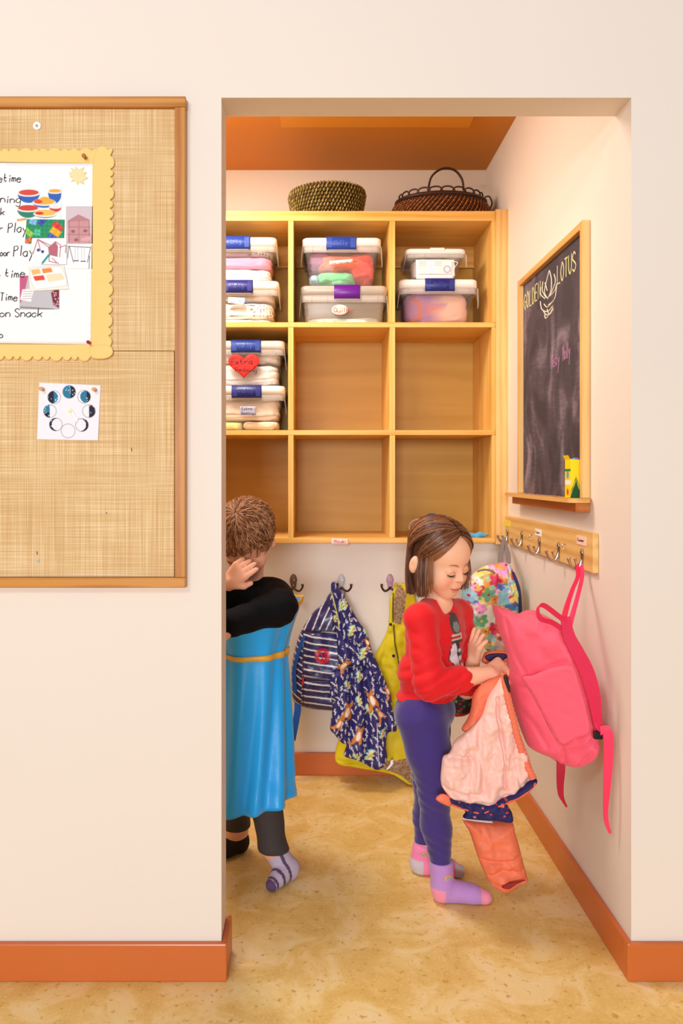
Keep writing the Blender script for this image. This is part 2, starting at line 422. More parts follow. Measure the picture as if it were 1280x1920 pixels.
def write(mb, text, o, xd, yd, nrm, h, sw, c=None, wsp=5.6, seed=1, jit=.25):
    """strokes as thin raised ribbons; h capital height, sw stroke width"""
    rr = random.Random(seed); u = h / 6.0
    o = np.array(o, float); xd = np.array(xd, float); yd = np.array(yd, float); nrm = np.array(nrm, float)
    cx = 0
    for ch in text:
        if ch == ' ': cx += 3.4; continue
        jy = rr.uniform(-jit, jit)
        for st in GL[ch].split('|'):
            pp = [(int(q[0]) + cx + rr.uniform(-jit, jit) * .5, int(q[1]) - 3 + jy + rr.uniform(-jit, jit) * .5) for q in st.split()]
            if ch not in SHARP: pp = [tuple(q) for q in catmull(pp, 4)]
            a = np.array([o + xd * q[0] * u + yd * q[1] * u + nrm * .0004 for q in pp])
            d = np.gradient(a, axis=0); d /= np.linalg.norm(d, axis=1)[:, None] + 1e-12; sd = np.cross(d, nrm) * sw / 2
            v = []
            for i in range(len(a)): v += [a[i] - sd[i], a[i] + sd[i], a[i] + sd[i] + nrm * .0004, a[i] - sd[i] + nrm * .0004]
            f = []
            for i in range(len(a) - 1):
                for k in range(4): f.append((i * 4 + k, i * 4 + (k + 1) % 4, i * 4 + 4 + (k + 1) % 4, i * 4 + 4 + k))
            mb.add(v, f, c)
        cx += (3.2 if ch in 'il' else wsp)
    return mb
# ================================================================== setting
XL, XR = -0.215, 0.745                 # opening
YF, YFB, YS, YB, YLOW = 1.80, 1.894, 2.94, 3.312, 3.03
ZH, ZC = 2.064, 2.496
AL = -0.885                            # alcove left wall
M_wall = plain('wall_paint', (237, 226, 216), .55, var=.015, vscale=2.5, bump=.06, bscale=40, spec=.25)
M_base = plain('baseboard_paint', (206, 108, 50), .32, var=.04, vscale=5, spec=.5)
M_ceil = plain('ochre_paint', (206, 126, 14), .5, var=.02, vscale=2)
def struct(name, mb, mat, smooth=False):
    o = mb.build(name, mat, smooth=smooth); o['kind'] = 'structure'; return o
def floor_mat():
    m, nt, b = newmat('marbled_linoleum'); N = nt.nodes; L = nt.links
    tc = N.new('ShaderNodeTexCoord')
    n1 = N.new('ShaderNodeTexNoise'); n1.inputs['Scale'].default_value = 7; n1.inputs['Detail'].default_value = 8; n1.inputs['Roughness'].default_value = .65; n1.inputs['Distortion'].default_value = .8; L.new(tc.outputs['Object'], n1.inputs['Vector'])
    r = N.new('ShaderNodeValToRGB'); L.new(n1.outputs[0], r.inputs[0]); e = r.color_ramp.elements
    e[0].position = .3; e[0].color = lin((224, 180, 96)) + (1,); e[1].position = .7; e[1].color = lin((248, 224, 176)) + (1,)
    x = e.new(.48); x.color = lin((236, 198, 118)) + (1,); x = e.new(.56); x.color = lin((243, 212, 144)) + (1,)
    n2 = N.new('ShaderNodeTexNoise'); n2.inputs['Scale'].default_value = 150; n2.inputs['Detail'].default_value = 3; L.new(tc.outputs['Object'], n2.inputs['Vector'])
    r2 = N.new('ShaderNodeValToRGB'); L.new(n2.outputs[0], r2.inputs[0]); r2.color_ramp.elements[0].position = .56; r2.color_ramp.elements[1].position = .72
    mx = N.new('ShaderNodeMix'); mx.data_type = 'RGBA'; mx.inputs[7].default_value = lin((240, 214, 158)) + (1,); L.new(r2.outputs[0], mx.inputs[0]); L.new(r.outputs[0], mx.inputs[6])
    n3 = N.new('ShaderNodeTexNoise'); n3.inputs['Scale'].default_value = 60; n3.inputs['Detail'].default_value = 2; L.new(tc.outputs['Object'], n3.inputs['Vector'])
    r3 = N.new('ShaderNodeValToRGB'); L.new(n3.outputs[0], r3.inputs[0]); r3.color_ramp.elements[0].position = .6; r3.color_ramp.elements[1].position = .75
    mx2 = N.new('ShaderNodeMix'); mx2.data_type = 'RGBA'; mx2.inputs[7].default_value = lin((208, 160, 80)) + (1,); L.new(r3.outputs[0], mx2.inputs[0]); L.new(mx.outputs[2], mx2.inputs[6])
    L.new(mx2.outputs[2], b.inputs['Base Color']); b.inputs['Roughness'].default_value = .42; b.inputs['Specular IOR Level'].default_value = .3
    return m
struct('floor', MB().box(-3.2, 3.2, -3, YB + .2, -.1, 0), floor_mat())
wf = MB().box(-3.2, XL, YF, YFB, 0, 3.1).box(XL, XR, YF, YFB, ZH, 3.1).box(XR, 3.2, YF, YFB, 0, 3.1)
o = struct('wall_front', wf, M_wall)
struct('wall_right', MB().box(XR, XR + .1, YFB, YB + .1, 0, ZC + .1), M_wall)
struct('wall_back', MB().box(AL - .1, XR, YB, YB + .1, 0, ZC + .1), M_wall)
struct('wall_back_lower', MB().box(AL, XR, YLOW, YB, 0, 0.915), M_wall)
struct('wall_left', MB().box(AL - .1, AL, YFB, YB, 0, ZC + .1), M_wall)
struct('ceiling', MB().box(AL - .1, XR + .1, YFB, YB + .1, ZC, ZC + .1), M_ceil)
struct('trim_1', MB().box(-.12, .587, 2.05, 2.89, ZC - .008, ZC - .0002, .002), plain('pale_ochre_panel', (218, 142, 26), .5))
BT, BH = .014, .0885
mb = MB().box(-3.2, XL + BT, YF - BT, YF, 0, BH, .0035).box(XL, XL + BT, YF - .002, YFB + .012, 0, BH, .0035)
struct('baseboard_front', mb, M_base)
mb = MB().box(XR - BT, 3.2, YF - BT, YF, 0, BH, .0035)
struct('baseboard_corner', mb, M_base)
struct('baseboard_right', MB().box(XR - BT, XR, YF - .002, YLOW, 0, BH, .0035), M_base)
struct('baseboard_back', MB().box(AL, XR - BT, YLOW - BT, YLOW, 0, BH, .0035), M_base)
struct('baseboard_left', MB().box(AL, AL + BT, YFB, YLOW - BT, 0, BH, .0035), M_base)

# ================================================================== cubby shelf
px2x = lambda px, Y=YS: (px - CX) * Y / F
py2z = lambda py, Y=YS: CH - (py - CY) * Y / F
W1 = wood('pine_edge', (236, 186, 104), (220, 160, 70), 'X', 1.2)
W2 = wood('pine_upright', (240, 194, 110), (224, 168, 78), 'Z', 1.2)
W3 = wood('birch_ply', (210, 160, 68), (190, 138, 42), 'X', .5, contrast=.8, wave=.12)
W4 = wood('fir_strip', (236, 192, 122), (222, 172, 98), 'Z', 1.6)
sh = thing('cubby_shelf', 'long wooden wall shelf of open square cubbies holding clear storage boxes', 'shelf', (px2x(640), YS + .18, py2z(1018)))
YSB = 3.290
vx = [px2x(163), px2x(354), px2x(545), px2x(735.5), px2x(925)]
hv = px2x(5.0 + CX) # half thickness of uprights
xl, xr = vx[0] - hv, px2x(928)
MB().box(xl, xr, YS, YB - .002, py2z(414), py2z(395.5), .0015).build('top_board', W1, sh)
for a, b, n in ((604.3, 613.6, 'shelf_board'), (806.6, 815.8, 'shelf_board')):
    MB().box(xl, xr, YS, YSB, py2z(b), py2z(a), .001).build(n, W1, sh)
MB().box(xl, xr, YS, YSB, py2z(1018.2), py2z(1008.4), .001).build('bottom_board', W1, sh)
rows = [(414, 604.3), (613.6, 806.6), (815.8, 1008.4)]
for x in vx:
    hw = hv if x < vx[4] else px2x(3.4 + CX)
    for a, b in rows:
        MB().box(x - hw, x + hw, YS + .0006, YSB, py2z(b) + .0002, py2z(a) - .0002, .001).build('upright', W2, sh)
MB().box(xl, xr, YSB, YSB + .012, py2z(1018), py2z(414)).build('back_panel', W3, sh)
MB().box(px2x(928.5), px2x(952.7), YS - .006, YS + .016, py2z(1020.5), py2z(393), .001).build('filler_strip', W4, sh)
MB().box(xl, xr, YSB - .02, YSB, py2z(414) - .09, py2z(414) - .0004).build('hanging_rail', W1, sh)

# ================================================================== storage boxes
def clear_mat(name, rgb, alpha, rough=.15):
    m, nt, b = newmat(name); N = nt.nodes; L = nt.links
    b.inputs['Base Color'].default_value = lin(rgb) + (1,); b.inputs['Roughness'].default_value = rough; b.inputs['Specular IOR Level'].default_value = .6
    t = N.new('ShaderNodeBsdfTransparent'); t.inputs[0].default_value = (.99, .985, .98, 1)
    mx = N.new('ShaderNodeMixShader'); mx.inputs[0].default_value = alpha
    L.new(t.outputs[0], mx.inputs[1]); L.new(b.outputs[0], mx.inputs[2]); L.new(mx.outputs[0], N['Material Output'].inputs[0])
    return m
M_clear = clear_mat('clear_plastic', (240, 234, 228), .05, .1)
M_frost = clear_mat('frosted_plastic', (236, 228, 222), .33, .3)
M_lid = plain('white_plastic', (246, 240, 236), .35, spec=.5)
M_lidg = clear_mat('grey_clear_lid', (226, 214, 200), .55, .25)
M_blue = plain('blue_latch', (38, 66, 160), .35, spec=.5)
M_dblue = plain('navy_latch', (34, 40, 122), .35, spec=.5)
M_purp = plain('purple_latch', (98, 20, 140), .35, spec=.5)
M_emb = plain('raised_blue', (70, 104, 196), .4)
M_embd = plain('raised_navy', (62, 70, 160), .4)
M_v = vcol('printed_cloth', .8, .15, 200)
M_paper = plain('white_paper', (248, 247, 250), .7)
M_ink = plain('black_marker', (40, 36, 40), .7)
M_redink = plain('red_marker', (190, 60, 60), .7)
M_blueink = plain('blue_marker', (40, 120, 200), .7)
def rbox(x0, x1, y0, y1, z, r, n=5):
    """rounded rectangle ring at height z"""
    out = []
    for cx, cy, a0 in ((x1 - r, y1 - r, 0), (x0 + r, y1 - r, 90), (x0 + r, y0 + r, 180), (x1 - r, y0 + r, 270)):
        for k in range(n + 1):
            a = math.radians(a0 + 90 * k / n); out.append((cx + r * math.cos(a), cy + r * math.sin(a), z))
    return out
def rings(rs, cap0=True, cap1=True):
    n = len(rs[0]); v = [p for r in rs for p in r]; f = []
    for i in range(len(rs) - 1):
        for k in range(n): f.append((i * n + k, i * n + (k + 1) % n, (i + 1) * n + (k + 1) % n, (i + 1) * n + k))
    if cap0: f.append(tuple(range(n))[::-1])
    if cap1: f.append(tuple((len(rs) - 1) * n + k for k in range(n)))
    return v, f
YBX = 2.985
def storage_box(label, l, r, top, bot, lt=None, latch=None, emb=None, lid=None, lidh=16, d=.27, word=True, taper=10, body=None, wings=True, bo=None):
    k = YBX / F
    x0, x1 = (l - CX) * k, (r - CX) * k; zt, zb = CH - (top - CY) * k, CH - (bot - CY) * k
    if bo is not None: zb = bo
    y0, y1 = YBX, YBX + d; tp = taper * k; lh = lidh * k; cx = (x0 + x1) / 2
    t = thing('storage_box', label, 'storage box', (cx, (y0 + y1) / 2, zb), 'clear lidded storage boxes in the cubbies')
    lid = lid or M_lid
    ins = .006; zr = zt - lh
    # body: outer and inner skin
    o1 = [rbox(x0 + ins + tp * a, x1 - ins - tp * a, y0 + ins + tp * a, y1 - ins - tp * a, zb + .0015 + (zr - zb) * (1 - a), .018) for a in (0, .3, .6, .88)]
    o1.append(rbox(x0 + ins + tp * 1.0 + .003, x1 - ins - tp - .003, y0 + ins + tp + .003, y1 - ins - tp - .003, zb + .0015, .016))
    w_ = .0022
    o2 = [rbox(x0 + ins + w_ + tp * a, x1 - ins - w_ - tp * a, y0 + ins + w_ + tp * a, y1 - ins - w_ - tp * a, zb + .004 + (zr - zb - .0025) * (1 - a), .016) for a in (.98, .6, .3, 0)]
    v, f = rings(o1 + o2, False, False); n = len(o1[0])
    f.append(tuple((len(o1) - 1) * n + q for q in range(n))[::-1]); f.append(tuple(len(o1) * n + q for q in range(n)))
    # open the strip between outer bottom and inner bottom, close the rim
    m = len(o1) - 1; f = [q for q in f if not (len(q) == 4 and min(q) // n == m and max(q) // n == m + 1)]
    last = len(o1) + len(o2) - 1
    for q in range(n): f.append((last * n + q, last * n + (q + 1) % n, (q + 1) % n, q))
    bd = obj('box_body', v, f, body or M_clear, t)
    # frosted collar below the lid
    cr = [rbox(x0 + .001, x1 - .001, y0 + .001, y1 - .001, zr + .001, .02), rbox(x0 + .001, x1 - .001, y0 + .001, y1 - .001, zr - lh * .75, .02), rbox(x0 + .004, x1 - .004, y0 + .004, y1 - .004, zr - lh * .75, .018), rbox(x0 + .004, x1 - .004, y0 + .004, y1 - .004, zr + .001, .018)]
    v, f = rings(cr, False, False); n = len(cr[0])
    for q in range(n): f.append((3 * n + q, 3 * n + (q + 1) % n, (q + 1) % n, q))
    mb = MB().add(v, f)
    for q in (.12, .30, .70, .88):
        xx = x0 + (x1 - x0) * q; mb.box(xx - .001, xx + .001, y0 - .001, y0 + .003, zr - lh * .72, zr)
    mb.build('box_rim', M_frost, t, True)
    if wings:
        for sx, xa in ((-1, x0), (1, x1)):
            mb = MB()
            q = [(xa, y0 + .01, zr - .004), (xa + sx * .003, y0 + .012, zr - lh * 1.1), (xa + sx * .006, y0 + .02, zr - lh * 2.0), (xa + sx * .006, y0 + .03, zr - lh * 2.3)]
            v, f = strap(q, [.03, .026, .016, .008], .0015, (0, 1, 0)); mb.add(v, f); mb.build('side_clip', M_frost, t, True)
    # lid with a stepped, rounded top
    lr = [rbox(x0 - .001, x1 + .001, y0 - .001, y1 + .001, zr, .022), rbox(x0 - .001, x1 + .001, y0 - .001, y1 + .001, zt - .006, .022), rbox(x0 + .003, x1 - .003, y0 + .003, y1 - .003, zt - .001, .022), rbox(x0 + .008, x1 - .008, y0 + .008, y1 - .008, zt, .02),
          rbox(x0 + .02, x1 - .02, y0 + .02, y1 - .02, zt, .018), rbox(x0 + .023, x1 - .023, y0 + .023, y1 - .023, zt - .004, .016)]
    v, f = rings(lr); obj('lid', v, f, lid, t)
    if latch:
        a, b = [(q - CX) * k for q in lt]
        la = MB()
        q = [rbox(a, b, y0 - .007, y0 + .012, zz, .003, 2) for zz in (zr - .014, zt + .0005)]
        q[0] = [(p[0], p[1], p[2]) for p in q[0]]
        la.add(*rings(q))
        lo = la.build('latch', latch, t, True)
        rb = MB() if word else None
        for i in range(4 if word else 0):
            for sx in (-1, 1):
                xx = (a + b) / 2 + sx * ((b - a) / 2 - .006 - i * .0045); rb.box(xx - .001, xx + .001, y0 - .0078, y0 - .0068, zr - .008, zt - .004)
        if word:
            h = .014; tw = 5 * 5.6 * h / 6 * .8
            write(rb, 'Hefty', ((a + b) / 2 - tw * .5, y0 - .0072, (zt + zr) / 2 - .011), (.8, 0, 0), (.12, 0, 1), (0, -1, 0), h, .0026, jit=.05)
        if word: rb.build('raised_mark', emb, lo)
        MB().box(a + .006, b - .006, y0 - .004, y0 + .004, zr - .019, zr - .015, .001).build('latch_lip', M_frost, t)
    return t, (x0 + tp, x1 - tp, y0 + tp, y1 - tp, zb + .004, zr)
def bundle(name, label, cat, x0, x1, y0, y1, z0, z1, paint, e=.35, nz=.006, folds=3, seed=0, group=None, nsc=22):
    """soft folded cloth: a rounded block with fold grooves and wrinkles"""
    cx, cy, cz = (x0 + x1) / 2, (y0 + y1) / 2, (z0 + z1) / 2
    nu, nv = 150, 64
    u = np.linspace(-math.pi, math.pi, nu, endpoint=False); vv = np.linspace(-math.pi / 2, math.pi / 2, nv)
    U, Vv = np.meshgrid(u, vv)
    pw = lambda c, q: np.sign(c) * np.abs(c) ** q
    X = pw(np.cos(Vv), e) * pw(np.cos(U), e); Y = pw(np.cos(Vv), e) * pw(np.sin(U), e); Z = pw(np.sin(Vv), e * 1.2)
    wx, wy, wz = X * (x1 - x0) / 2, Y * (y1 - y0) / 2, Z * (z1 - z0) / 2
    n = vnoise((wx + cx) * nsc, (wy + cy) * nsc, (wz + cz) * nsc * 2 + seed) * 2 + vnoise(wx * nsc * 2.4, wy * nsc * 2.4, wz * nsc * 4 + seed * 3)
    n = -np.abs(n) + .25
    g = 0
    if folds:
        ph = (Z * .5 + .5) * folds + vnoise((wx + cx) * 9, (wy + cy) * 9, seed) * .9
        g = -np.exp(-((ph - np.round(ph)) / .12) ** 2) * nz * .9
    dsp = n * nz + g
    R = np.sqrt(X ** 2 + Y ** 2) + 1e-6
    wx = np.clip(wx + X / R * dsp, -(x1 - x0) / 2, (x1 - x0) / 2); wy = np.clip(wy + Y / R * dsp, -(y1 - y0) / 2, (y1 - y0) / 2)
    wz = np.clip(wz + Z * dsp * .6, -(z1 - z0) / 2, (z1 - z0) / 2)
    V = np.stack([wx.ravel() + cx, wy.ravel() + cy, wz.ravel() + cz], 1); f = []
    for i in range(nv - 1):
        for k in range(nu):
            f.append((i * nu + k, i * nu + (k + 1) % nu, (i + 1) * nu + (k + 1) % nu, (i + 1) * nu + k))
    # pattern coordinates: around the block and its height, in cm
    pt = Paint((U.ravel()) * 18 / math.pi * ((x1 - x0) / .25), (V[:, 2] - z0) * 100, (255, 255, 255))
    paint(pt, V)
    o = obj(name, V, f, M_v, None, True, col=pt.c, base=(cx, cy, z0))
    return tag(o, label, cat, group)
def solid(rgb):
    return lambda pt, V: pt.put(np.ones(len(V)), rgb)
def dots(base, rgb, sp=1.6, r=.28, seed=0):
    def fn(pt, V):
        pt.put(np.ones(len(V)), base)
        gx, gz = V[:, 0] * 100, V[:, 2] * 100
        i, j = np.floor(gx / sp), np.floor(gz / sp)
        jx = _tab[((i * 71 + j * 37 + seed).astype(int)) & 4095]; jz = _tab[((i * 13 + j * 97 + seed * 5).astype(int)) & 4095]
        d = np.hypot(gx / sp - i - .25 - jx * .5, gz / sp - j - .25 - jz * .5) * sp
        pt.put((r - d) / .12 + .5, rgb)
    return fn
def stickr(t, outline, c, txt=(), nm='paper_label', Yp=None, mat=None):
    """flat sticker on a box front: outline in px"""
    Yp = Yp or YBX - .0015
    o = puff(nm, outline, Yp, .0012, plain('sticker', c, .6) if mat is None else mat, t, s=4, flat=True, smooth_outline=False)
    mb = MB()
    for s_, x, y, h, ic, ang in txt:
        a = math.radians(ang); q = P(x, y, Yp - .0014)
        write(mb, s_, q, (.85 * math.cos(a), 0, math.sin(a)), (-math.sin(a), 0, math.cos(a)), (0, -1, 0), h, h * .11, jit=.2, seed=len(s_))
    if txt: mb.build('writing', txt[0][4], o)
    return o
def box_front_y(): return YBX
white, cream = (248, 246, 246), (244, 232, 218)
zshelf1, zshelf2 = py2z(604.3), py2z(806.6)
k_ = YBX / F
GB = 'cloth kept in the clear storage boxes'
# -- column 1, row 1, lower
tB, q = storage_box('clear box of spotted bed sheets, lower of the pair in the top left cubby', 374, 522, 526, 0, (418, 474), M_dblue, M_embd, bo=zshelf1)
zB = CH - (526 - CY) * k_
bundle('folded_sheet', 'white sheet with small dark dots in the lower top-left box', 'bedding', q[0] + .002, q[1] - .002, q[2] + .002, q[3] - .01, q[4] + .022, q[5] - .045, dots(white, (40, 34, 48), 1.25, .24, 3), folds=2, group=GB)
bundle('folded_sheet', 'greyish sheet folded on top in the lower top-left box', 'bedding', q[0] - .002, q[1] + .002, q[2], q[3] - .01, q[5] - .044, q[5] - .006, solid((214, 202, 196)), folds=2, seed=3, group=GB)
bundle('folded_sheet', 'pale peach sheet at the bottom of the lower top-left box', 'bedding', q[0] + .004, q[1] - .008, q[2] + .002, q[3] - .012, q[4], q[4] + .022, solid((250, 226, 214)), folds=1, seed=5, group=GB)
stickr(tB, [(428, 557), (459, 559), (458, 572), (427, 568)], (222, 240, 252), [('BED SHEETS', 429.5, 566, .010, M_blueink, -3)])
# -- upper
tA, q = storage_box('clear box with pink and white bedding, upper of the pair in the top left cubby', 370, 518, 444, 0, (414, 469), M_blue, M_emb, bo=zB + .0005)
bundle('folded_sheet', 'dotted grey and white cloth at the top of the upper top-left box', 'bedding', q[0] - .002, q[1] + .002, q[2], q[3] - .01, q[5] - .034, q[5] - .002, dots((206, 196, 200), (36, 32, 48), 1.2, .26, 9), folds=1, seed=6, group=GB)
bundle('folded_blanket', 'pink blanket folded in the upper top-left box', 'blanket', q[0] + .001, q[1] - .001, q[2] + .001, q[3] - .01, q[4] + .05, q[5] - .035, solid((244, 156, 196)), folds=2, seed=2, group=GB)
bundle('folded_sheet', 'plain white sheets stacked under the pink blanket', 'bedding', q[0] + .003, q[1] - .003, q[2] + .002, q[3] - .01, q[4], q[4] + .05, solid((250, 246, 250)), folds=3, seed=4, group=GB)
# -- column 2: quilts box, then sharing box
tD, q = storage_box('wide clear box with purple latch and oval quilts label, bottom of the middle top cubby', 564, 725, 535, 0, (626, 674.5), M_purp, M_purp, M_lidg, 18, word=False, bo=zshelf1, taper=5, body=clear_mat('smoky_plastic', (196, 180, 160), .26, .25))
zD = CH - (535 - CY) * k_
bundle('folded_quilt', 'pale mint quilt lying low in the purple-latched box', 'blanket', q[0] + .012, q[1] - .012, q[2] + .003, q[3] - .01, q[4], q[4] + .028, solid((196, 226, 212)), folds=1, seed=8, group=GB)
ov = [(637 + 15.5 * math.cos(a), 581 + 9.8 * math.sin(a)) for a in np.linspace(0, 2 * math.pi, 24, endpoint=False)]
stickr(tD, ov, (255, 216, 200), [('Quilts', 625.5, 585.5, .019, M_redink, 0)])
tC, q = storage_box('clear box of orange, red and green cloth, upper box in the middle top cubby', 567, 714, 445, 0, (611.5, 667.5), M_blue, M_emb, bo=zD + .0005)
def mixed(pt, V):
    x = V[:, 0]; z = V[:, 2]
    pt.put(np.ones(len(x)), (244, 118, 92))
    m = (x < q[0] + .085 - (z - q[5] + .07) * -.2) & (z > q[5] - .06)
    pt.put(m, (150, 92, 118))
bundle('folded_blanket', 'orange cloth bundle across the middle of the upper centre box', 'cloth', q[0] + .03, q[1] - .03, q[2] + .001, q[3] - .01, q[4] + .058, q[5] - .02, solid((248, 108, 66)), folds=1, seed=12, e=.5, nz=.010, group=GB)
bundle('folded_cloth', 'dusty mauve cloth at the upper left inside the centre box', 'cloth', q[0] - .002, q[0] + .09, q[2] + .012, q[3] - .01, q[4] + .062, q[5] - .004, solid((146, 72, 112)), folds=2, seed=13, e=.5, nz=.008, group=GB)
bundle('folded_cloth', 'coral red cloth crumpled at the right inside the centre box', 'cloth', q[1] - .105, q[1] + .001, q[2] + .006, q[3] - .01, q[4] + .016, q[5] - .006, solid((232, 76, 66)), folds=2, seed=14, e=.6, nz=.012, group=GB)
bundle('folded_cloth', 'mint green cloth lying at the bottom of the centre box', 'cloth', q[0] + .028, q[1] - .075, q[2] + .002, q[3] - .012, q[4], q[4] + .06, solid((120, 206, 150)), folds=1, seed=15, e=.5, nz=.009, group=GB)
bundle('folded_cloth', 'pale blue cloth in the lower left corner of the centre box', 'cloth', q[0] + .002, q[0] + .05, q[2] + .003, q[3] - .02, q[4], q[4] + .052, solid((168, 206, 220)), folds=1, seed=16, e=.7, nz=.008, group=GB)
stickr(tC, [(617.5, 489.5), (660.5, 486), (661, 492), (618, 496.5)], (255, 250, 240), [('Sharing/Embroidery', 620, 495.5, .0085, M_ink, 4)])
# -- column 3: large lower, small upper
tF, q = storage_box('clear box with blue and cream quilt, lower of the pair in the top right cubby', 749, 895, 523, 0, (796.5, 852), M_dblue, M_embd, bo=zshelf1, taper=14)
zF = CH - (523 - CY) * k_
def patchy(pt, V):
    x = (V[:, 0] - q[0]) * 100; z = (V[:, 2] - q[4]) * 100
    pt.put(np.ones(len(x)), (240, 224, 206))
    n = vnoise(x / 4, z / 4, 3, 5)
    pt.put((12.5 - x + n * 9) / 1.0, (112, 124, 206))
    pt.put(np.exp(-((np.hypot(x - 1.5, z - 6) - 4.3) / .7) ** 2) * 1.6 * (x > 2), (190, 104, 96))
    st = np.hypot(x - 13.5, z - 11) - 1.1 - .7 * np.cos(5 * np.arctan2(z - 11, x - 13.5)); pt.put(.5 - st * 3, (240, 226, 220))
    pt.put(.5 + (1.5 - np.abs(x - 10) ) * (1.9 - np.abs(z - 6.5)) * 2 * ((np.abs(x - 10) < 1.8) & (np.abs(z - 6.5) < 2)), (214, 116, 84))
    pt.put(np.exp(-((z - 11.5 + (x - 19) * .12) / .35) ** 2) * (x > 15), (214, 158, 150))
    pt.put(np.exp(-((z - 1.6 - (x - 19) * .06) / .4) ** 2) * (x > 13), (214, 158, 150))
bundle('folded_quilt', 'blue and cream patterned quilt filling the lower top-right box', 'blanket', q[0] - .004, q[1] + .002, q[2] + .001, q[3] - .01, q[4], q[5] - .004, patchy, e=.35, folds=1, seed=20, nz=.006, group=GB)
tE, q = storage_box('small clear box with white lid and papers, on top in the top right cubby', 761, 873, 465.5, 0, None, None, None, None, 10, .2, taper=12, bo=zF + .0005)
MB().box(px2x(806, YBX), px2x(833, YBX), YBX - .004, YBX + .01, q[5] + .010, q[5] + .022, .002).build('lid_tab', M_lid, tE)
stickr(tE, [(779, 487), (851, 487), (853, 500), (850, 523), (780, 523)], (246, 240, 238), (), 'printed_sheet', YBX + .009)
def whitestuff(pt, V):
    pt.put(np.ones(len(V)), (238, 228, 222))
bundle('folded_cloth', 'off-white cloth inside the small white-lidded box', 'cloth', q[0] + .006, q[1] - .006, q[2] + .012, q[3] - .01, q[4], q[5] - .004, whitestuff, folds=2, seed=22, nz=.005, group=GB)
def sheet_paint(px, py):
    p = Paint(px, py, (244, 236, 232))
    for i in range(5): p.line([(785, 491 + i * 1.6), (799, 491 + i * 1.6)], .5, (190, 176, 176), .5)
    for i in range(5): p.line([(815, 491 + i * 1.6), (828, 491 + i * 1.6)], .5, (190, 176, 176), .5)
    p.poly([(802, 488), (815, 488), (814, 515), (802, 515)], (206, 224, 246))
    p.disc(838, 505, 7.4, (176, 178, 206)); p.disc(838, 505, 4.6, (238, 228, 224))
    return p
puff('printed_card', [(783, 489), (848, 490), (846, 514), (784, 514)], YBX + .0052, .0008, M_v, tE, s=1.2, flat=True, smooth_outline=False, paint=sheet_paint)
mb = MB(); mb.add(*tube([P(849, 490, YBX + .006), P(857, 492, YBX + .005), P(855, 498, YBX + .005), P(850, 504, YBX + .0056), P(852, 518, YBX + .008)], .0014, 6, 5)); mb.build('white_cord', M_lid, tE, True)
# -- row 2, column 1
tH, q = storage_box('clear box of white linens with small grey note, lower box in the second row', 385, 533, 723, 0, (434, 490), M_dblue, M_embd, bo=zshelf2)
zHh = CH - (723 - CY) * k_
bundle('folded_sheet', 'stack of off-white sheets in the lower second-row box', 'bedding', q[0], q[1], q[2] + .001, q[3] - .01, q[4] + .035, q[5] - .004, solid((240, 226, 214)), folds=5, seed=30, nz=.006, group=GB)
bundle('folded_sheet', 'cream sheet lying at the bottom right of the lower second-row box', 'bedding', q[0] + .12, q[1] - .003, q[2] + .002, q[3] - .01, q[4], q[4] + .036, solid((250, 232, 214)), folds=1, seed=31, group=GB)
bundle('folded_sheet', 'pale lime sheet at the bottom left of the lower second-row box', 'bedding', q[0] + .003, q[0] + .118, q[2] + .002, q[3] - .01, q[4], q[4] + .036, solid((226, 232, 160)), folds=1, seed=32, group=GB)
stickr(tH, [(450, 762), (480, 762), (480, 778.5), (450, 779)], (176, 178, 208), [('Extra', 453, 769, .0105, M_ink, 2), ('Bedding', 452.5, 776.6, .0095, M_ink, 0)])
tG, q = storage_box('clear box of white linens with big red paper heart, upper box in the second row', 384, 533, 638, 0, (433, 489), M_blue, M_emb, bo=zHh + .0005)
bundle('folded_sheet', 'grey-white rolled sheets at the top of the heart box', 'bedding', q[0], q[1] + .001, q[2] + .001, q[3] - .01, q[4] + .085, q[5] - .004, solid((232, 222, 218)), folds=2, seed=34, nz=.006, group=GB)
bundle('folded_sheet', 'white folded sheets in the lower half of the heart box', 'bedding', q[0] + .002, q[1] - .004, q[2] + .003, q[3] - .01, q[4], q[4] + .084, solid((250, 246, 246)), folds=3, seed=35, nz=.007, group=GB)
th = np.linspace(0, 2 * math.pi, 40, endpoint=False)
heart = [(457 + 1.83 * 16 * math.sin(a) ** 3, 683.5 - 1.62 * (13 * math.cos(a) - 5 * math.cos(2 * a) - 2 * math.cos(3 * a) - math.cos(4 * a))) for a in th]
stickr(tG, heart, (226, 40, 36), [('Extra', 433, 683, .022, M_ink, 1), ('Bedding', 441, 696, .0165, M_ink, -3)], 'paper_heart', YBX - .004)

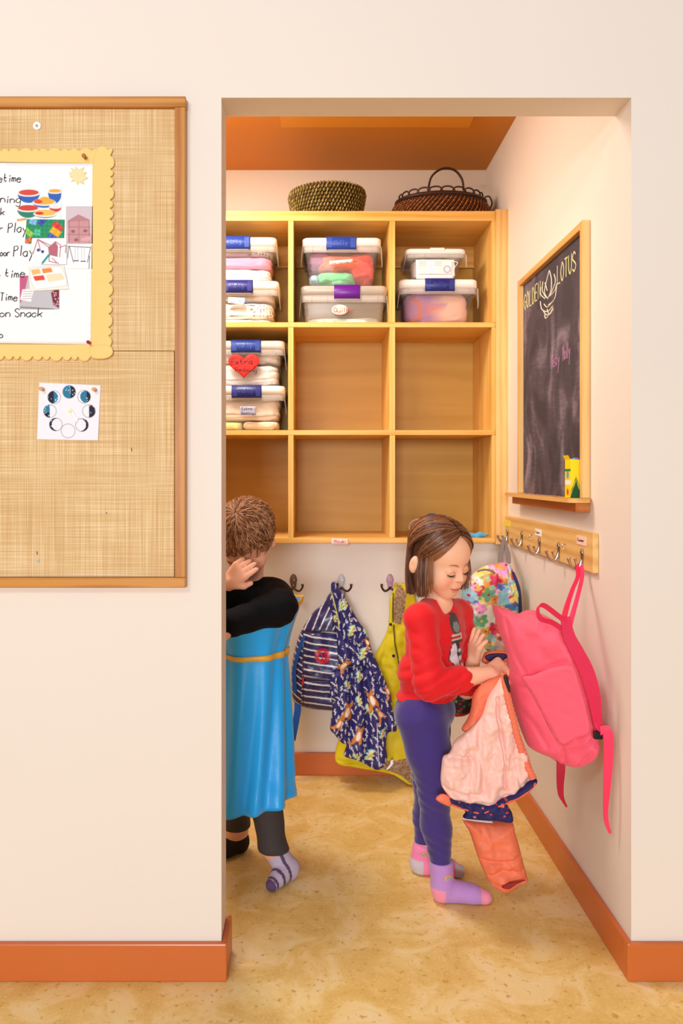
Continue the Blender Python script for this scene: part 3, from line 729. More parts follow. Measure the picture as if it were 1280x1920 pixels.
# ================================================================== baskets on top
zt_ = py2z(395.5)
M_seag = vcol('seagrass', .75, .4, 120)
M_wick = vcol('wicker', .5, .2, 150)
def coil_basket():
    Yc = YS + .155; t = thing('seagrass_basket', 'round greenish coiled seagrass basket on top of the shelf', 'basket', ((613 - CX) * Yc / F, Yc, zt_))
    cx = t.location.x; k = Yc / F; r0, r1 = 60 * k, 72 * k; H = .122
    mb = MB(); rng = random.Random(4)
    nrow = 9
    for i in range(nrow):
        q = (i + .5) / nrow; r = r0 + (r1 - r0) * (q ** .8) - (.006 if i == nrow - 1 else 0); z = zt_ + .002 + q * H
        ring = [(cx + (r - .003) * math.cos(a), Yc + (r - .003) * math.sin(a) * .95, z + .006 * math.sin(a + 1.2) * q) for a in np.linspace(0, 2 * math.pi, 60)]
        v, f = tube(ring, .0052, 6, 1); mb.add(v, f, lin((84, 66, 30)))
        nb = 64; hh = H / nrow * .52
        for j in range(nb):
            a0 = 2 * math.pi * (j + (i % 2) * .5) / nb + rng.uniform(-.01, .01); a1 = a0 + .022
            wob = .006 * math.sin(a0 + 1.2) * q
            pts = [(cx + (r + o_) * math.cos(a), Yc + (r + o_) * math.sin(a) * .95, z + wob + dz) for a, dz, o_ in ((a0, -hh, .001), ((a0 + a1) / 2, 0, .0045), (a1, hh, .001))]
            c = rng.choice([(150, 128, 72), (132, 112, 58), (118, 104, 48), (164, 140, 92), (108, 86, 44), (142, 126, 66)])
            v, f = tube(pts, [.0022, .0036, .0022], 6, 2); mb.add(v, f, lin(c))
    mb.build('woven_side', M_seag, t, True)
    v, f = lathe([(r0 - .004, .0), (r0 - .003, .03), (r1 - .008, H * .96), (r1 - .013, H * .96), (r0 - .01, .03), (r0 - .012, .006)], (cx, Yc, zt_ + .001), 40, 1, .95)
    obj('basket_core', v, f, plain('dark_core', (58, 44, 20), .9), t)
coil_basket()
def wicker_basket():
    Yc = YS + .19; k = Yc / F; cx = (826 - CX) * k
    t = thing('wicker_basket', 'dark brown oval wicker basket with hoop handle on top of the shelf', 'basket', (cx, Yc, zt_))
    H = .092; a0, a1 = 97 * k, 84 * k; b0 = .14
    mb = MB(); nr, nc = 15, 132; rng = random.Random(9)
    for i in range(nr):
        q = (i + .5) / nr; bul = math.cos((q - .15) * 1.5)
        ra = a1 * .9 + (a0 - a1 * .9) * bul; rb = ra * b0 / a0
        z = zt_ + .003 + q * H
        for j in range(nc):
            an = 2 * math.pi * (j + i * .5) / nc
            an2 = an + 2 * math.pi / nc * .95
            if (rng.random() < .0): continue
            pts = [(cx + ra * math.cos(a), Yc + rb * math.sin(a), z + dz) for a, dz in ((an, -.001), ((an + an2) / 2, .0015), (an2, -.001))]
            c = rng.choice([(170, 100, 44), (190, 122, 62), (150, 84, 36)]) if j % 2 else rng.choice([(60, 28, 14), (84, 42, 18)])
            v, f = tube(pts, [.0012, .0034, .0012], 5, 1); mb.add(v, f, lin(c))
    mb.build('woven_side', M_wick, t, True)
    M_dk = plain('dark_cane', (62, 34, 20), .4, var=.3, vscale=60)
    v, f = lathe([(a1 * .90, .0), (a0 * .965, .012), (a0 * .985, .03), (a1 * 1.02, H), (a1 * .98, H), (a1 * .8, .01)], (cx, Yc, zt_ + .001), 48, 1, b0 / a0)
    obj('basket_core', v, f, plain('dark_brown_core', (44, 22, 12), .8), t)
    mb = MB()
    for r_, z_, rr in ((1.0, H + .004, .0055), (.93, H + .012, .004)):
        ring = [(cx + a1 * r_ * math.cos(a), Yc + b0 * .87 * r_ * math.sin(a), zt_ + z_) for a in np.linspace(0, 2 * math.pi, 60)]
        mb.add(*tube(ring, rr, 8, 1))
    for j in range(22):
        a = 2 * math.pi * j / 22; a2 = a + 2 * math.pi / 22 * 1.35
        pts = [(cx + a1 * .93 * math.cos(q), Yc + b0 * .82 * math.sin(q), zt_ + H + .008 + hh) for q, hh in ((a, 0), (a * .75 + a2 * .25, .021), (a * .25 + a2 * .75, .021), (a2, 0))]
        mb.add(*tube(pts, .0032, 6, 5))
    mb.build('looped_rim', M_dk, t, True)
    # lattice floor inside the rim: a lid disc
    v, f = lathe([(a1 * .95, 0), (a1 * .9, .012), (a1 * .5, .022), (.004, .026)], (cx, Yc, zt_ + H), 40, 1, .8 * b0 / a1 * .9)
    obj('woven_lid', v, f, plain('cane_lid', (120, 66, 30), .5, var=.5, vscale=90), t)
    mb = MB()
    for off in (0, .004):
        hp = [(P(802 + off * 300, 352, Yc)[0], Yc + off, P(802, 352, Yc)[2] - .01), P(808, 333, Yc), P(822, 319, Yc), (P(838, 315, Yc)), P(854, 320, Yc), P(866, 336, Yc), (P(869, 352, Yc)[0], Yc, P(869, 356, Yc)[2])]
        hp = [np.array(h) + np.array((0, off, 0)) for h in hp]
        mb.add(*tube(hp, .0042, 8, 6))
    for i in range(26):
        pass
    mb.build('handle', M_dk, t, True)
    mb = MB(); mb.add(*tube([P(905, 372, Yc - .02), P(916, 368, Yc - .03), P(922, 380, Yc - .03), P(918, 392, Yc - .02)], .003, 8, 5)); mb.build('side_loop', M_dk, t, True)
wicker_basket()
# ================================================================== bulletin board
YP = 1.7865                              # burlap surface
M_fr = wood('reclaimed_fir', (208, 142, 60), (172, 104, 34), 'X', 1.6, .4)
M_frz = wood('reclaimed_fir_upright', (202, 136, 58), (166, 98, 32), 'Z', 1.6, .4, knots=2.2)
def burlap():
    m, nt, b = newmat('burlap'); N = nt.nodes; L = nt.links
    tc = N.new('ShaderNodeTexCoord')
    def nz(sc, s):
        mp = N.new('ShaderNodeMapping'); mp.inputs['Scale'].default_value = sc; L.new(tc.outputs['Object'], mp.inputs[0])
        n = N.new('ShaderNodeTexNoise'); n.inputs['Scale'].default_value = s; n.inputs['Detail'].default_value = 3; L.new(mp.outputs[0], n.inputs['Vector']); return n.outputs[0]
    a, c = nz((4, 1, 420), 1), nz((420, 1, 4), 1); g = nz((1, 1, 1), 9)
    s1 = N.new('ShaderNodeMath'); s1.operation = 'ADD'; L.new(a, s1.inputs[0]); L.new(c, s1.inputs[1])
    s2 = N.new('ShaderNodeMath'); s2.operation = 'MULTIPLY_ADD'; s2.inputs[1].default_value = .35; L.new(g, s2.inputs[0]); L.new(s1.outputs[0], s2.inputs[2])
    r = N.new('ShaderNodeValToRGB'); L.new(s2.outputs[0], r.inputs[0]); e = r.color_ramp.elements
    # input about .85..1.5
    mr = N.new('ShaderNodeMapRange'); mr.inputs[1].default_value = .8; mr.inputs[2].default_value = 1.55; L.new(s2.outputs[0], mr.inputs[0]); L.new(mr.outputs[0], r.inputs[0])
    e[0].position = .05; e[0].color = lin((200, 160, 110)) + (1,); e[1].position = .85; e[1].color = lin((240, 216, 174)) + (1,)
    x = e.new(.5); x.color = lin((222, 186, 136)) + (1,)
    L.new(r.outputs[0], b.inputs['Base Color']); b.inputs['Roughness'].default_value = .9; b.inputs['Specular IOR Level'].default_value = .1
    bp = N.new('ShaderNodeBump'); bp.inputs['Strength'].default_value = .35; bp.inputs['Distance'].default_value = .002; L.new(s1.outputs[0], bp.inputs['Height']); L.new(bp.outputs[0], b.inputs['Normal'])
    return m
bbx = lambda px: (px - CX) * 1.778 / F
bbz = lambda py: CH - (py - CY) * 1.778 / F
bb = thing('bulletin_board', 'large burlap notice board in a wooden frame on the wall left of the opening', 'notice board', (bbx(-120), 1.79, bbz(1102)))
XL0 = bbx(-560)
MB().box(XL0, bbx(348), YF - .024, YF - .0003, bbz(200.5), bbz(181), .0015).build('frame_rail', M_fr, bb)
MB().box(XL0, bbx(347), YF - .024, YF - .0003, bbz(1102), bbz(1083), .0015).build('frame_rail', M_fr, bb)
MB().box(bbx(327.5), bbx(347), YF - .023, YF - .0003, bbz(1082.7), bbz(200.8), .0015).build('frame_stile', M_frz, bb)
MB().box(XL0, XL0 + .024, YF - .023, YF - .0003, bbz(1082.7), bbz(200.8), .0015).build('frame_stile', M_frz, bb)
M_bur = burlap()
MB().box(XL0 + .024, bbx(326.5), YP, YF - .002, bbz(656.5), bbz(201), .001).box(XL0 + .024, bbx(325), YP + .0002, YF - .002, bbz(1082.5), bbz(657.5), .001).build('burlap_panel', M_bur, bb)
for px, py, r, c in ((70, 237, .0088, (250, 250, 252)), (71, 1051, .0035, (214, 214, 230))):
    q = P(px, py, YP)
    mb = MB(); mb.add(*tube([q + Vector((0, -.0001, 0)), q + Vector((0, -.0035, 0))], r, 24, 1)); so = mb.build('screw_washer', plain('washer', c, .3), bb)
    mb = MB(); mb.add(*tube([q + Vector((0, -.0036, 0)), q + Vector((0, -.005, 0))], r * .38, 12, 1)); mb.build('screw_head', plain('steel', (110, 110, 116), .35, .9), so)
mt_ = plain('dark_thread', (120, 70, 30), .9)
for x, y, l in ((246, 843, 7), (69, 1037, 6), (199, 962, 3)):
    mb = MB(); mb.add(*tube([P(x, y - l / 2, YP - .0012), P(x + 1, y + l / 2, YP - .0012)], .0008, 5, 1)); mb.build('burlap_slub', mt_, bb)
# ------------------------------------------------ schedule poster
YQ = YP - .0008
ps = thing('schedule_poster', 'handwritten daily schedule poster with pasted pictures and scalloped yellow border', 'poster', P(0, 675, YQ))
def scallop(a, b, n, amp, side, sizes=(1, .55, .7, 1, .6, .8)):
    """bumpy line from a to b; side = outward unit"""
    a, b = np.array(a, float), np.array(b, float); out = []; tot = 0; i = 0; ws = []
    while len(ws) < n: ws.append(sizes[len(ws) % len(sizes)])
    tot = sum(ws); s = 0
    for w_ in ws:
        for t in np.linspace(0, 1, 7)[:-1]:
            q = a + (b - a) * (s + w_ * t) / tot
            out.append(tuple(q + np.array(side) * amp * (math.sin(math.pi * t) ** .6) * (.5 + .5 * w_)))
        s += w_
    return out
M_yel = plain('yellow_border_paper', (250, 208, 128), .7, var=.04, vscale=12)
def band(pts, name='scalloped_border'): return puff(name, pts, YQ - .0006, .0014, M_yel, ps, s=2.5, flat=True, smooth_outline=False)
band(scallop((-300, 284), (186, 284), 26, 7, (0, -1)) + [(192, 307), (-300, 300)])
right = scallop((207, 292), (203, 650), 18, 8, (1, 0))
puff('scalloped_border', [(184, 276)] + scallop((184, 278), (214, 284), 2, 6, (0, -1)) + right + [(206, 668)] + [(170, 668), (174, 300)], YQ - .0024, .0014, M_yel, ps, s=2.5, flat=True, smooth_outline=False)
puff('scalloped_border', [(-300, 644), (170, 646), (172, 668)] + scallop((170, 669), (-300, 664), 26, 9, (0, 1)), YQ - .0012, .0014, M_yel, ps, s=2.5, flat=True, smooth_outline=False)
puff('scalloped_border', [(170, 650), (204, 648), (212, 660), (206, 669), (192, 673), (172, 670)], YQ - .0040, .0014, M_yel, ps, s=2.5, flat=True)
puff('poster_sheet', [(-300, 303), (182.5, 307), (172, 646), (-300, 640)], YQ - .0012, .0016, M_paper, ps, s=8, flat=True, smooth_outline=False)
YT = YQ - .003
mb = MB()
for s_, x, y, h, sx in (('letime', -9, 341, 15, .70), ('rning', -11, 380, 15, .82), ('ck', -9, 404, 14, .75), ('oor', -18, 436, 15, .60), ('Play', 15, 436, 18, .62), ('oor', 0, 480, 14, .50), ('Play', 25, 480, 19, .64), ('h time', -9, 520, 16, .75), ('t Time', -16, 564, 15, .70), ('oon Snack', -11, 594, 16, .72), ('oo', -11, 633, 14, .7)):
    k = YT / F; write(mb, s_, P(x, y, YT), (sx, 0, 0), (.10, 0, 1), (0, -1, 0), h * k, .0018, seed=x + y, jit=.35)
mb.build('writing', M_ink, ps)
M_pic = vcol('colour_print', .6)
def card(name, rect, pf, parent, Yc=YT, s=1.0, poly=None):
    x0, y0, x1, y1 = rect
    return puff(name, poly or [(x0, y0), (x1, y0), (x1, y1), (x0, y1)], Yc, .0006, M_pic, parent, s=s, flat=True, smooth_outline=False, paint=pf)
def pf_food(px, py):
    p = Paint(px, py, (248, 247, 250))
    def bowl(cx, cy, rx, dep, c, food):
        p.poly([(cx - rx, cy)] + [(cx + rx * math.cos(a), cy + dep * math.sin(a)) for a in np.linspace(math.pi, 0, 12)] + [(cx + rx, cy)], c)
        p.disc(cx, cy, rx, (250, 240, 236), rx * .28); p.disc(cx, cy - 2, rx * .9, food, rx * .26)
    bowl(54, 363, 21, 18, (36, 98, 190), (214, 74, 60)); bowl(103, 360, 13, 22, (36, 98, 190), (236, 172, 60)); p.poly([(116, 350), (122, 350), (122, 384), (114.5, 384)], (248, 247, 250))
    bowl(83, 380, 22, 10, (36, 98, 190), (244, 176, 60)); p.disc(72, 378, 8, (220, 80, 50), 4); p.disc(84, 373, 9, (244, 176, 60), 4)
    bowl(53, 392, 21, 17, (28, 132, 110), (206, 66, 56)); bowl(104, 388, 12, 10, (210, 60, 70), (248, 236, 236)); bowl(85, 401, 22, 8, (28, 120, 110), (246, 190, 90)); p.disc(74, 400, 8, (210, 60, 50), 3)
    p.line([(33, 413), (48, 411)], 4, (236, 160, 70)); return p
card('food_picture', (32, 351, 115, 416), pf_food, ps)
def pf_brick(px, py):
    p = Paint(px, py, (24, 140, 92)); r = random.Random(5)
    for i in range(9):
        for j in range(5): p.disc(52 + i * 8, 413 + j * 7.5, 2, (40, 160, 110))
    def br(cx, cy, w_, h, a, c, c2):
        ca, sa = math.cos(a), math.sin(a)
        p.poly([(cx + u * ca - v * sa, cy + u * sa + v * ca) for u, v in ((-w_, -h), (w_, -h), (w_, h), (-w_, h))], c)
        for u in (-.5, .5):
            for v in (-.5, .5): p.disc(cx + u * w_ * ca - v * h * sa, cy + u * w_ * sa + v * h * ca, 1.6, c2)
    br(62, 416, 7, 5, .3, (120, 170, 230), (160, 200, 240)); br(79, 416, 7, 5, -.8, (40, 60, 170), (80, 100, 200)); br(108, 425, 10, 6, .8, (214, 50, 46), (236, 96, 86)); br(104, 435, 10, 6, .6, (240, 170, 30), (252, 210, 90))
    br(54, 436, 9, 5, .7, (140, 196, 60), (176, 220, 100)); br(98, 444, 8, 4, .4, (50, 80, 190), (90, 120, 220)); br(53, 451, 7, 4, -.5, (230, 90, 50), (240, 130, 80)); br(70, 436, 6, 6, .1, (70, 180, 140), (110, 210, 170)); return p
card('bricks_picture', (0, 0, 0, 0), pf_brick, ps, YT - .0008, poly=[(50, 411), (121, 412), (120, 446), (60, 446), (58, 457), (47, 456)])
def pf_house(px, py):
    p = Paint(px, py, (214, 196, 206)); p.poly([(127, 414), (147, 402), (168, 412), (168, 420), (127, 424)], (188, 130, 136)); p.poly([(128, 416), (168, 414), (171, 456), (127, 456)], (202, 150, 154))
    for y in (426, 440): p.line([(127, y), (170, y)], 1.2, (170, 100, 110))
    for x in (130, 148, 167): p.line([(x, 414), (x, 455)], 1.2, (176, 104, 112))
    for a, b in ((137, 434), (143, 450), (156, 448), (160, 433)): p.disc(a, b, 4, (158, 92, 104), 3)
    p.poly([(152, 446), (174, 442), (173, 452), (152, 452)], (222, 170, 174)); return p
card('doll_house_picture', (124, 387, 174, 457), pf_house, ps, YT - .0002)
def pf_play(px, py):
    p = Paint(px, py, (248, 246, 250)); c = (176, 96, 116)
    for l in ([(62, 476), (71, 449), (76, 470)], [(71, 449), (95, 466)], [(71, 449), (98, 462)], [(96, 462), (104, 453), (114, 460), (112, 482)], [(93, 470), (92, 490), (110, 494)], [(112, 464), (124, 460), (123, 474)], [(98, 484), (106, 492)]): p.line(l, 1.6, c)
    p.poly([(90, 464), (104, 453), (109, 462), (108, 482), (92, 478)], (182, 104, 118)); p.line([(92, 478), (80, 493)], 4, (30, 150, 150)); p.disc(72, 469, 3, (50, 80, 150)); p.disc(80, 472, 3, (50, 80, 150)); return p
card('playset_picture', (0, 0, 0, 0), pf_play, ps, YT - .0016, poly=[(70, 447), (125, 456), (125, 496), (76, 496), (60, 478)])
def pf_swing(px, py):
    p = Paint(px, py, (248, 247, 250)); c = (60, 54, 62)
    for l in ([(128, 462), (170, 464)], [(129, 462), (127, 484)], [(130, 462), (138, 492)], [(170, 464), (164, 492)], [(167, 505), (168, 480)]): p.line(l, 1.3, c)
    for x in (141, 146, 153, 158): p.line([(x, 463), (x, 486)], .6, (150, 150, 160))
    p.line([(139, 489), (147, 489)], 2, c); p.line([(152, 490), (160, 490)], 2, c); return p
card('swing_picture', (126, 460, 173, 504), pf_swing, ps, YT - .0002)
def pf_tray(px, py):
    p = Paint(px, py, (248, 240, 228)); p.poly([(56, 503), (115, 499), (126, 526), (124, 536), (66, 543), (58, 528)], (250, 250, 250)); p.line([(56, 503), (115, 499), (126, 526), (124, 536), (66, 543), (58, 528), (56, 503)], .8, (196, 190, 190))
    p.poly([(58, 506), (74, 504), (77, 513), (61, 516)], (244, 186, 110)); p.poly([(78, 504), (96, 502), (99, 510), (81, 513)], (240, 140, 60)); p.poly([(62, 518), (82, 516), (85, 525), (66, 527)], (224, 74, 54)); p.poly([(86, 515), (116, 512), (122, 524), (90, 529)], (246, 224, 190)); return p
card('lunch_tray_picture', (0, 0, 0, 0), pf_tray, ps, YT - .0016, poly=[(53, 500), (120, 497), (129, 542), (56, 546)])
def pf_bed(px, py):
    p = Paint(px, py, (196, 192, 200)); p.poly([(37, 517), (53, 517), (44, 560), (37, 570)], (198, 90, 130)); p.poly([(42, 543), (64, 541), (58, 566), (38, 562)], (246, 244, 248))
    for i in range(4): p.line([(43, 547 + i * 4.5), (60, 546 + i * 4.5)], .8, (120, 110, 120))
    p.poly([(95, 545), (111, 543), (111, 578), (100, 572)], (120, 30, 50)); r = random.Random(2)
    for i in range(20): p.disc(r.uniform(96, 110), r.uniform(545, 572), 1, (236, 200, 210))
    p.line([(37, 576), (100, 580)], 3, (140, 130, 140)); return p
card('bed_picture', (37, 517, 111, 580), pf_bed, ps, YT - .0002)
lf = [(130, 322), (136, 325), (133, 315), (140, 318), (143, 313), (148, 318), (158, 314), (155, 322), (163, 324), (158, 330), (166, 334), (156, 339), (158, 346), (148, 342), (146, 347), (141, 340), (133, 341), (137, 334), (131, 332)]
puff('paper_leaf', lf, YT, .0012, plain('pale_leaf', (244, 224, 170), .7, var=.08, vscale=80), ps, s=2.5, flat=True, smooth_outline=False)
def pin(px, py, Yc, label, c, r=.004, cat='push pin'):
    q = P(px, py, Yc); prof = [(r * .4, 0), (r * .75, .002), (r * .55, .004), (r * .6, .008), (r, .011), (r * .95, .0135), (r * .3, .0145)]
    v = []; seg = 14
    for rr, h in prof:
        for k in range(seg):
            a = 2 * math.pi * k / seg; v.append((q.x + rr * math.cos(a), q.y - h, q.z + rr * math.sin(a)))
    f = [(i * seg + k, i * seg + (k + 1) % seg, (i + 1) * seg + (k + 1) % seg, (i + 1) * seg + k) for i in range(len(prof) - 1) for k in range(seg)]
    f.append(tuple((len(prof) - 1) * seg + k for k in range(seg)))
    o = obj('push_pin', v, f, plain('pin', c, .4), base=q); tag(o, label, cat, 'push pins in the notice board')
pin(160, 296, YQ - .003, 'brown wooden push pin at the top of the yellow poster border', (176, 116, 50), .005)
pin(168, 643, YQ - .004, 'small dark red push pin at the lower right corner of the schedule poster', (170, 20, 60), .0042)
# ------------------------------------------------ moon phase chart
mo = thing('moon_phase_chart', 'white paper chart of moon phases with a pointer, pinned on burlap', 'chart', P(128, 826, YP))
def pf_moon(px, py):
    p = Paint(px, py, (240, 238, 248)); n = vnoise(px / 3, py / 3, 0, 1)
    teal = (30, 120, 160); dk = (18, 18, 44)
    def circ(cx, cy, r=12): p.put(np.exp(-((np.hypot(px - cx, py - cy) - r) / .55) ** 2), (130, 130, 140))
    ph = [(130, 735, 1), (102, 745, 2), (158, 744, 3), (94, 771, 4), (167, 771, 5), (105, 796, 6), (154, 797, 7), (128, 808, 0)]
    for cx, cy, k in ph:
        d = np.hypot(px - cx, py - cy); r = 12 if k else 13; m = d < r
        circ(cx, cy, r)
        if k == 1: s_ = m
        elif k == 2: s_ = m & (np.hypot(px - cx + 4, py - cy) < 11.5)
        elif k == 3: s_ = m & (np.hypot(px - cx - 4, py - cy) < 11.5)
        elif k == 4: s_ = m & (px < cx)
        elif k == 5: s_ = m & (px > cx)
        elif k == 6: s_ = m & (np.hypot(px - cx - 4, py - cy) > 11.5)
        elif k == 7: s_ = m & (np.hypot(px - cx + 4, py - cy) > 11.5)
        else: s_ = m & False
        p.put(s_ * 1.0, dk)
        if k < 5: p.put((s_ & ({1: px < cx + 3, 2: px > cx - 1, 3: px < cx + 5, 4: py < cy + 3}[k])) * 1.0 if k else 0 * px, teal)
        p.put((s_ & (_tab[(np.floor(px / 1.6) * 57 + np.floor(py / 1.6) * 131).astype(int) & 4095] > .955)) * .85, (230, 240, 250))
    return p
puff('chart_sheet', [(74, 717.5), (189, 722.5), (184, 826), (69.5, 824)], YP - .0004, .0016, M_pic, mo, s=1.0, flat=True, smooth_outline=False, paint=pf_moon)
puff('pointer_arrow', [(127, 769), (134, 765), (145, 784), (148, 781), (145, 793), (137, 790), (140, 788)], YP - .0025, .001, plain('arrow_card', (250, 250, 252), .6), mo, s=3, flat=True, smooth_outline=False)
mb = MB(); q = P(131, 771, YP - .0038); mb.add(*tube([q, q + Vector((0, -.002, 0))], .0034, 14, 1)); mb.build('brass_fastener', plain('brass', (214, 176, 90), .3, .8), mo)
pin(80.5, 730, YP - .002, 'pale wooden push pin at the upper left corner of the moon chart', (226, 170, 110), .0048)
pin(178.5, 731, YP - .002, 'pale wooden push pin at the upper right corner of the moon chart', (226, 170, 110), .0048)

# ================================================================== chalkboard on the right wall
WY, WZ0, WZ1 = (2.065, 2.722), 1.118, 1.866
cb = thing('chalkboard', 'tall black chalkboard in a pine frame with chalk ledge on the right wall', 'chalkboard', (XR, 2.4, 1.089))
def slate():
    m, nt, b = newmat('chalky_slate'); N = nt.nodes; L = nt.links; tc = N.new('ShaderNodeTexCoord')
    mp = N.new('ShaderNodeMapping'); mp.inputs['Scale'].default_value = (1, 1.6, 1); mp.inputs['Rotation'].default_value = (.5, 0, 0); L.new(tc.outputs['Object'], mp.inputs[0])
    n = N.new('ShaderNodeTexNoise'); n.inputs['Scale'].default_value = 4.2; n.inputs['Detail'].default_value = 6; n.inputs['Distortion'].default_value = 1.2; L.new(mp.outputs[0], n.inputs['Vector'])
    mp2 = N.new('ShaderNodeMapping'); mp2.inputs['Scale'].default_value = (1, 10, 60); mp2.inputs['Rotation'].default_value = (.9, 0, 0); L.new(tc.outputs['Object'], mp2.inputs[0])
    n2 = N.new('ShaderNodeTexNoise'); n2.inputs['Scale'].default_value = 2; n2.inputs['Detail'].default_value = 5; L.new(mp2.outputs[0], n2.inputs['Vector'])
    a = N.new('ShaderNodeMath'); a.operation = 'MULTIPLY_ADD'; a.inputs[1].default_value = .16; L.new(n2.outputs[0], a.inputs[0]); L.new(n.outputs[0], a.inputs[2])
    r = N.new('ShaderNodeValToRGB'); L.new(a.outputs[0], r.inputs[0]); e = r.color_ramp.elements
    e[0].position = .47; e[0].color = lin((60, 52, 60)) + (1,); e[1].position = .80; e[1].color = lin((140, 126, 138)) + (1,)
    x = e.new(.60); x.color = lin((80, 70, 80)) + (1,)
    L.new(r.outputs[0], b.inputs['Base Color']); b.inputs['Roughness'].default_value = .75; return m
XP = XR - .006
MB().box(XP, XR - .0003, WY[0] + .01, WY[1] - .01, WZ0, WZ1 - .01).build('slate_panel', slate(), cb)
Wy = wood('chalkboard_pine', (224, 176, 104), (206, 148, 76), 'Y', 1.4)
Wz = wood('chalkboard_pine_upright', (232, 190, 122), (216, 164, 92), 'Z', 1.4)
Wa = wood('chalkboard_apron', (190, 112, 48), (164, 86, 30), 'Y', 1.4)
ft = .022
MB().box(XR - ft, XR - .0003, WY[0], WY[0] + .02, WZ0, WZ1, .001).build('frame_stile', Wz, cb)
MB().box(XR - ft, XR - .0003, WY[1] - .02, WY[1], WZ0, WZ1, .001).build('frame_stile', Wz, cb)
MB().box(XR - ft + .001, XR - .0003, WY[0] + .0205, WY[1] - .0205, WZ1 - .02, WZ1, .001).build('frame_rail', Wy, cb)
lg = rings([[(x, y, z) for x, y, z in rbox(XR - .062, XR - .0004, 2.045, 2.755, zz, .02, 6)] for zz in (1.1175 - .012, 1.1175)])
v, f = lg; v = [(min(x, XR - .0004), y, z) for x, y, z in v]
obj('chalk_ledge', v, f, Wy, cb, False)
MB().box(XR - .040, XR - .0004, WY[0], WY[1], 1.080, 1.105, .001).build('apron', Wa, cb)
def onb(px, py, X=XP):
    Y = X * F / (px - CX); return Vector((X, Y, CH - (py - CY) * Y / F))
M_chalk = plain('yellow_chalk', (232, 226, 160), .9); M_chp = plain('pink_chalk', (206, 150, 190), .9); M_chw = plain('white_chalk', (230, 222, 200), .9)
mb = MB()
write(mb, 'GOLDEN', (XP, 2.69, 1.757), (0, -.66, 0), (0, 0, 1), (-1, 0, 0), .054, .0045, seed=3, jit=.2)
write(mb, 'LOTUS', (XP, 2.325, 1.757), (0, -.66, 0), (0, 0, 1), (-1, 0, 0), .056, .0045, seed=5, jit=.2)
mb.build('chalk_lettering', M_chalk, cb)
mb = MB()
def chalk(pts, w_=.0035):
    a = catmull([(XP - .0006, onb(x, y)[1], onb(x, y)[2]) for x, y in pts], 4)
    mb.add(*strap(a, w_, .0006, (0, 0, 1), 1) if False else tube(a, w_ / 2, 5, 1))
for l in ([(1030, 507), (1024, 530), (1021, 548), (1027, 560)], [(1030, 507), (1034, 524), (1033, 545), (1027, 560)], [(1018, 528), (1017, 545), (1024, 558)], [(1039, 514), (1041, 530), (1031, 555)], [(1014, 538), (1014, 552), (1022, 560)],
          [(1044, 532), (1040, 545), (1030, 556)], [(1044, 534), (1040, 560), (1028, 572)], [(1022, 530), (1026, 545)], [(1013, 565), (1016, 580), (1027, 584), (1036, 574)], [(1018, 582), (1024, 590), (1031, 588), (1037, 577)], [(1021, 590), (1023, 597), (1028, 592)], [(1020, 570), (1026, 576), (1034, 568)], [(1026, 580), (1030, 590), (1037, 580)]):
    chalk(l)
mb.build('chalk_flower', M_chw, cb)
mb = MB(); write(mb, 'Misty', (XP, 2.385, 1.512), (0, -.42, 0), (0, 0, 1), (-1, 0, 0), .046, .0022, seed=3, jit=.3); write(mb, 'Molly', (XP, 2.275, 1.520), (0, -.40, 0), (0, 0, 1), (-1, 0, 0), .046, .0022, seed=8, jit=.3)
mb.build('chalk_name', M_chp, cb)
# box of chalk on the ledge
ck = thing('chalk_box', 'open yellow and green cardboard box of coloured chalk on the chalkboard ledge', 'chalk box', (.714, 2.11, 1.1178))
x0, x1, y0, y1, z0, z1 = .6995, .7275, 2.09, 2.135, 1.1180, 1.222
def pf_ck(V):
    x, y, z = V[:, 0], V[:, 1], V[:, 2]; c = np.tile(np.array(lin((250, 218, 20))), (len(V), 1))
    fr = y < y0 + 1e-4; u = (x - x0) / (x1 - x0); t = (z - z0) / (z1 - z0)
    tri = .62 - np.abs(u - .55) * .75
    for off, col in ((0, (20, 120, 50)), (-.035, (250, 218, 20)), (-.06, (24, 96, 44)), (-.10, (250, 218, 20)), (-.125, (14, 80, 36))):
        m = fr & (t < tri + off - .05); c[m] = lin(col)
    ls = x < x0 + 1e-4; w_ = (y1 - y) / (y1 - y0)
    m = ls & (t > .34) & (t < .46); c[m] = lin((236, 240, 232))
    m = ls & (np.hypot((w_ - .5) * .045, (t - .15) * .104) < .009); c[m] = lin((226, 60, 40))
    m = ls & (np.hypot((w_ - .5) * .045, (t - .6) * .104) < .011); c[m] = lin((100, 170, 190))
    m = ls & (t > .70) & (t < .76); c[m] = lin((30, 130, 60)); return c
def grid_face(o, a, b, na, nb):
    o, a, b = map(np.array, (o, a, b)); v = [o + a * i / na + b * j / nb for j in range(nb + 1) for i in range(na + 1)]
    f = [(j * (na + 1) + i, j * (na + 1) + i + 1, (j + 1) * (na + 1) + i + 1, (j + 1) * (na + 1) + i) for j in range(nb) for i in range(na)]
    return np.array(v, float), f
mb = MB()
for o_, a, b in (((x0, y0, z0), (x1 - x0, 0, 0), (0, 0, z1 - z0)), ((x0, y1, z0), (0, y0 - y1, 0), (0, 0, z1 - z0)), ((x1, y0, z0), (0, y1 - y0, 0), (0, 0, z1 - z0)), ((x1, y1, z0), (x0 - x1, 0, 0), (0, 0, z1 - z0)), ((x0, y1, z0), (x1 - x0, 0, 0), (0, y0 - y1, 0))):
    v, f = grid_face(o_, a, b, 24, 60); mb.add(v, f)
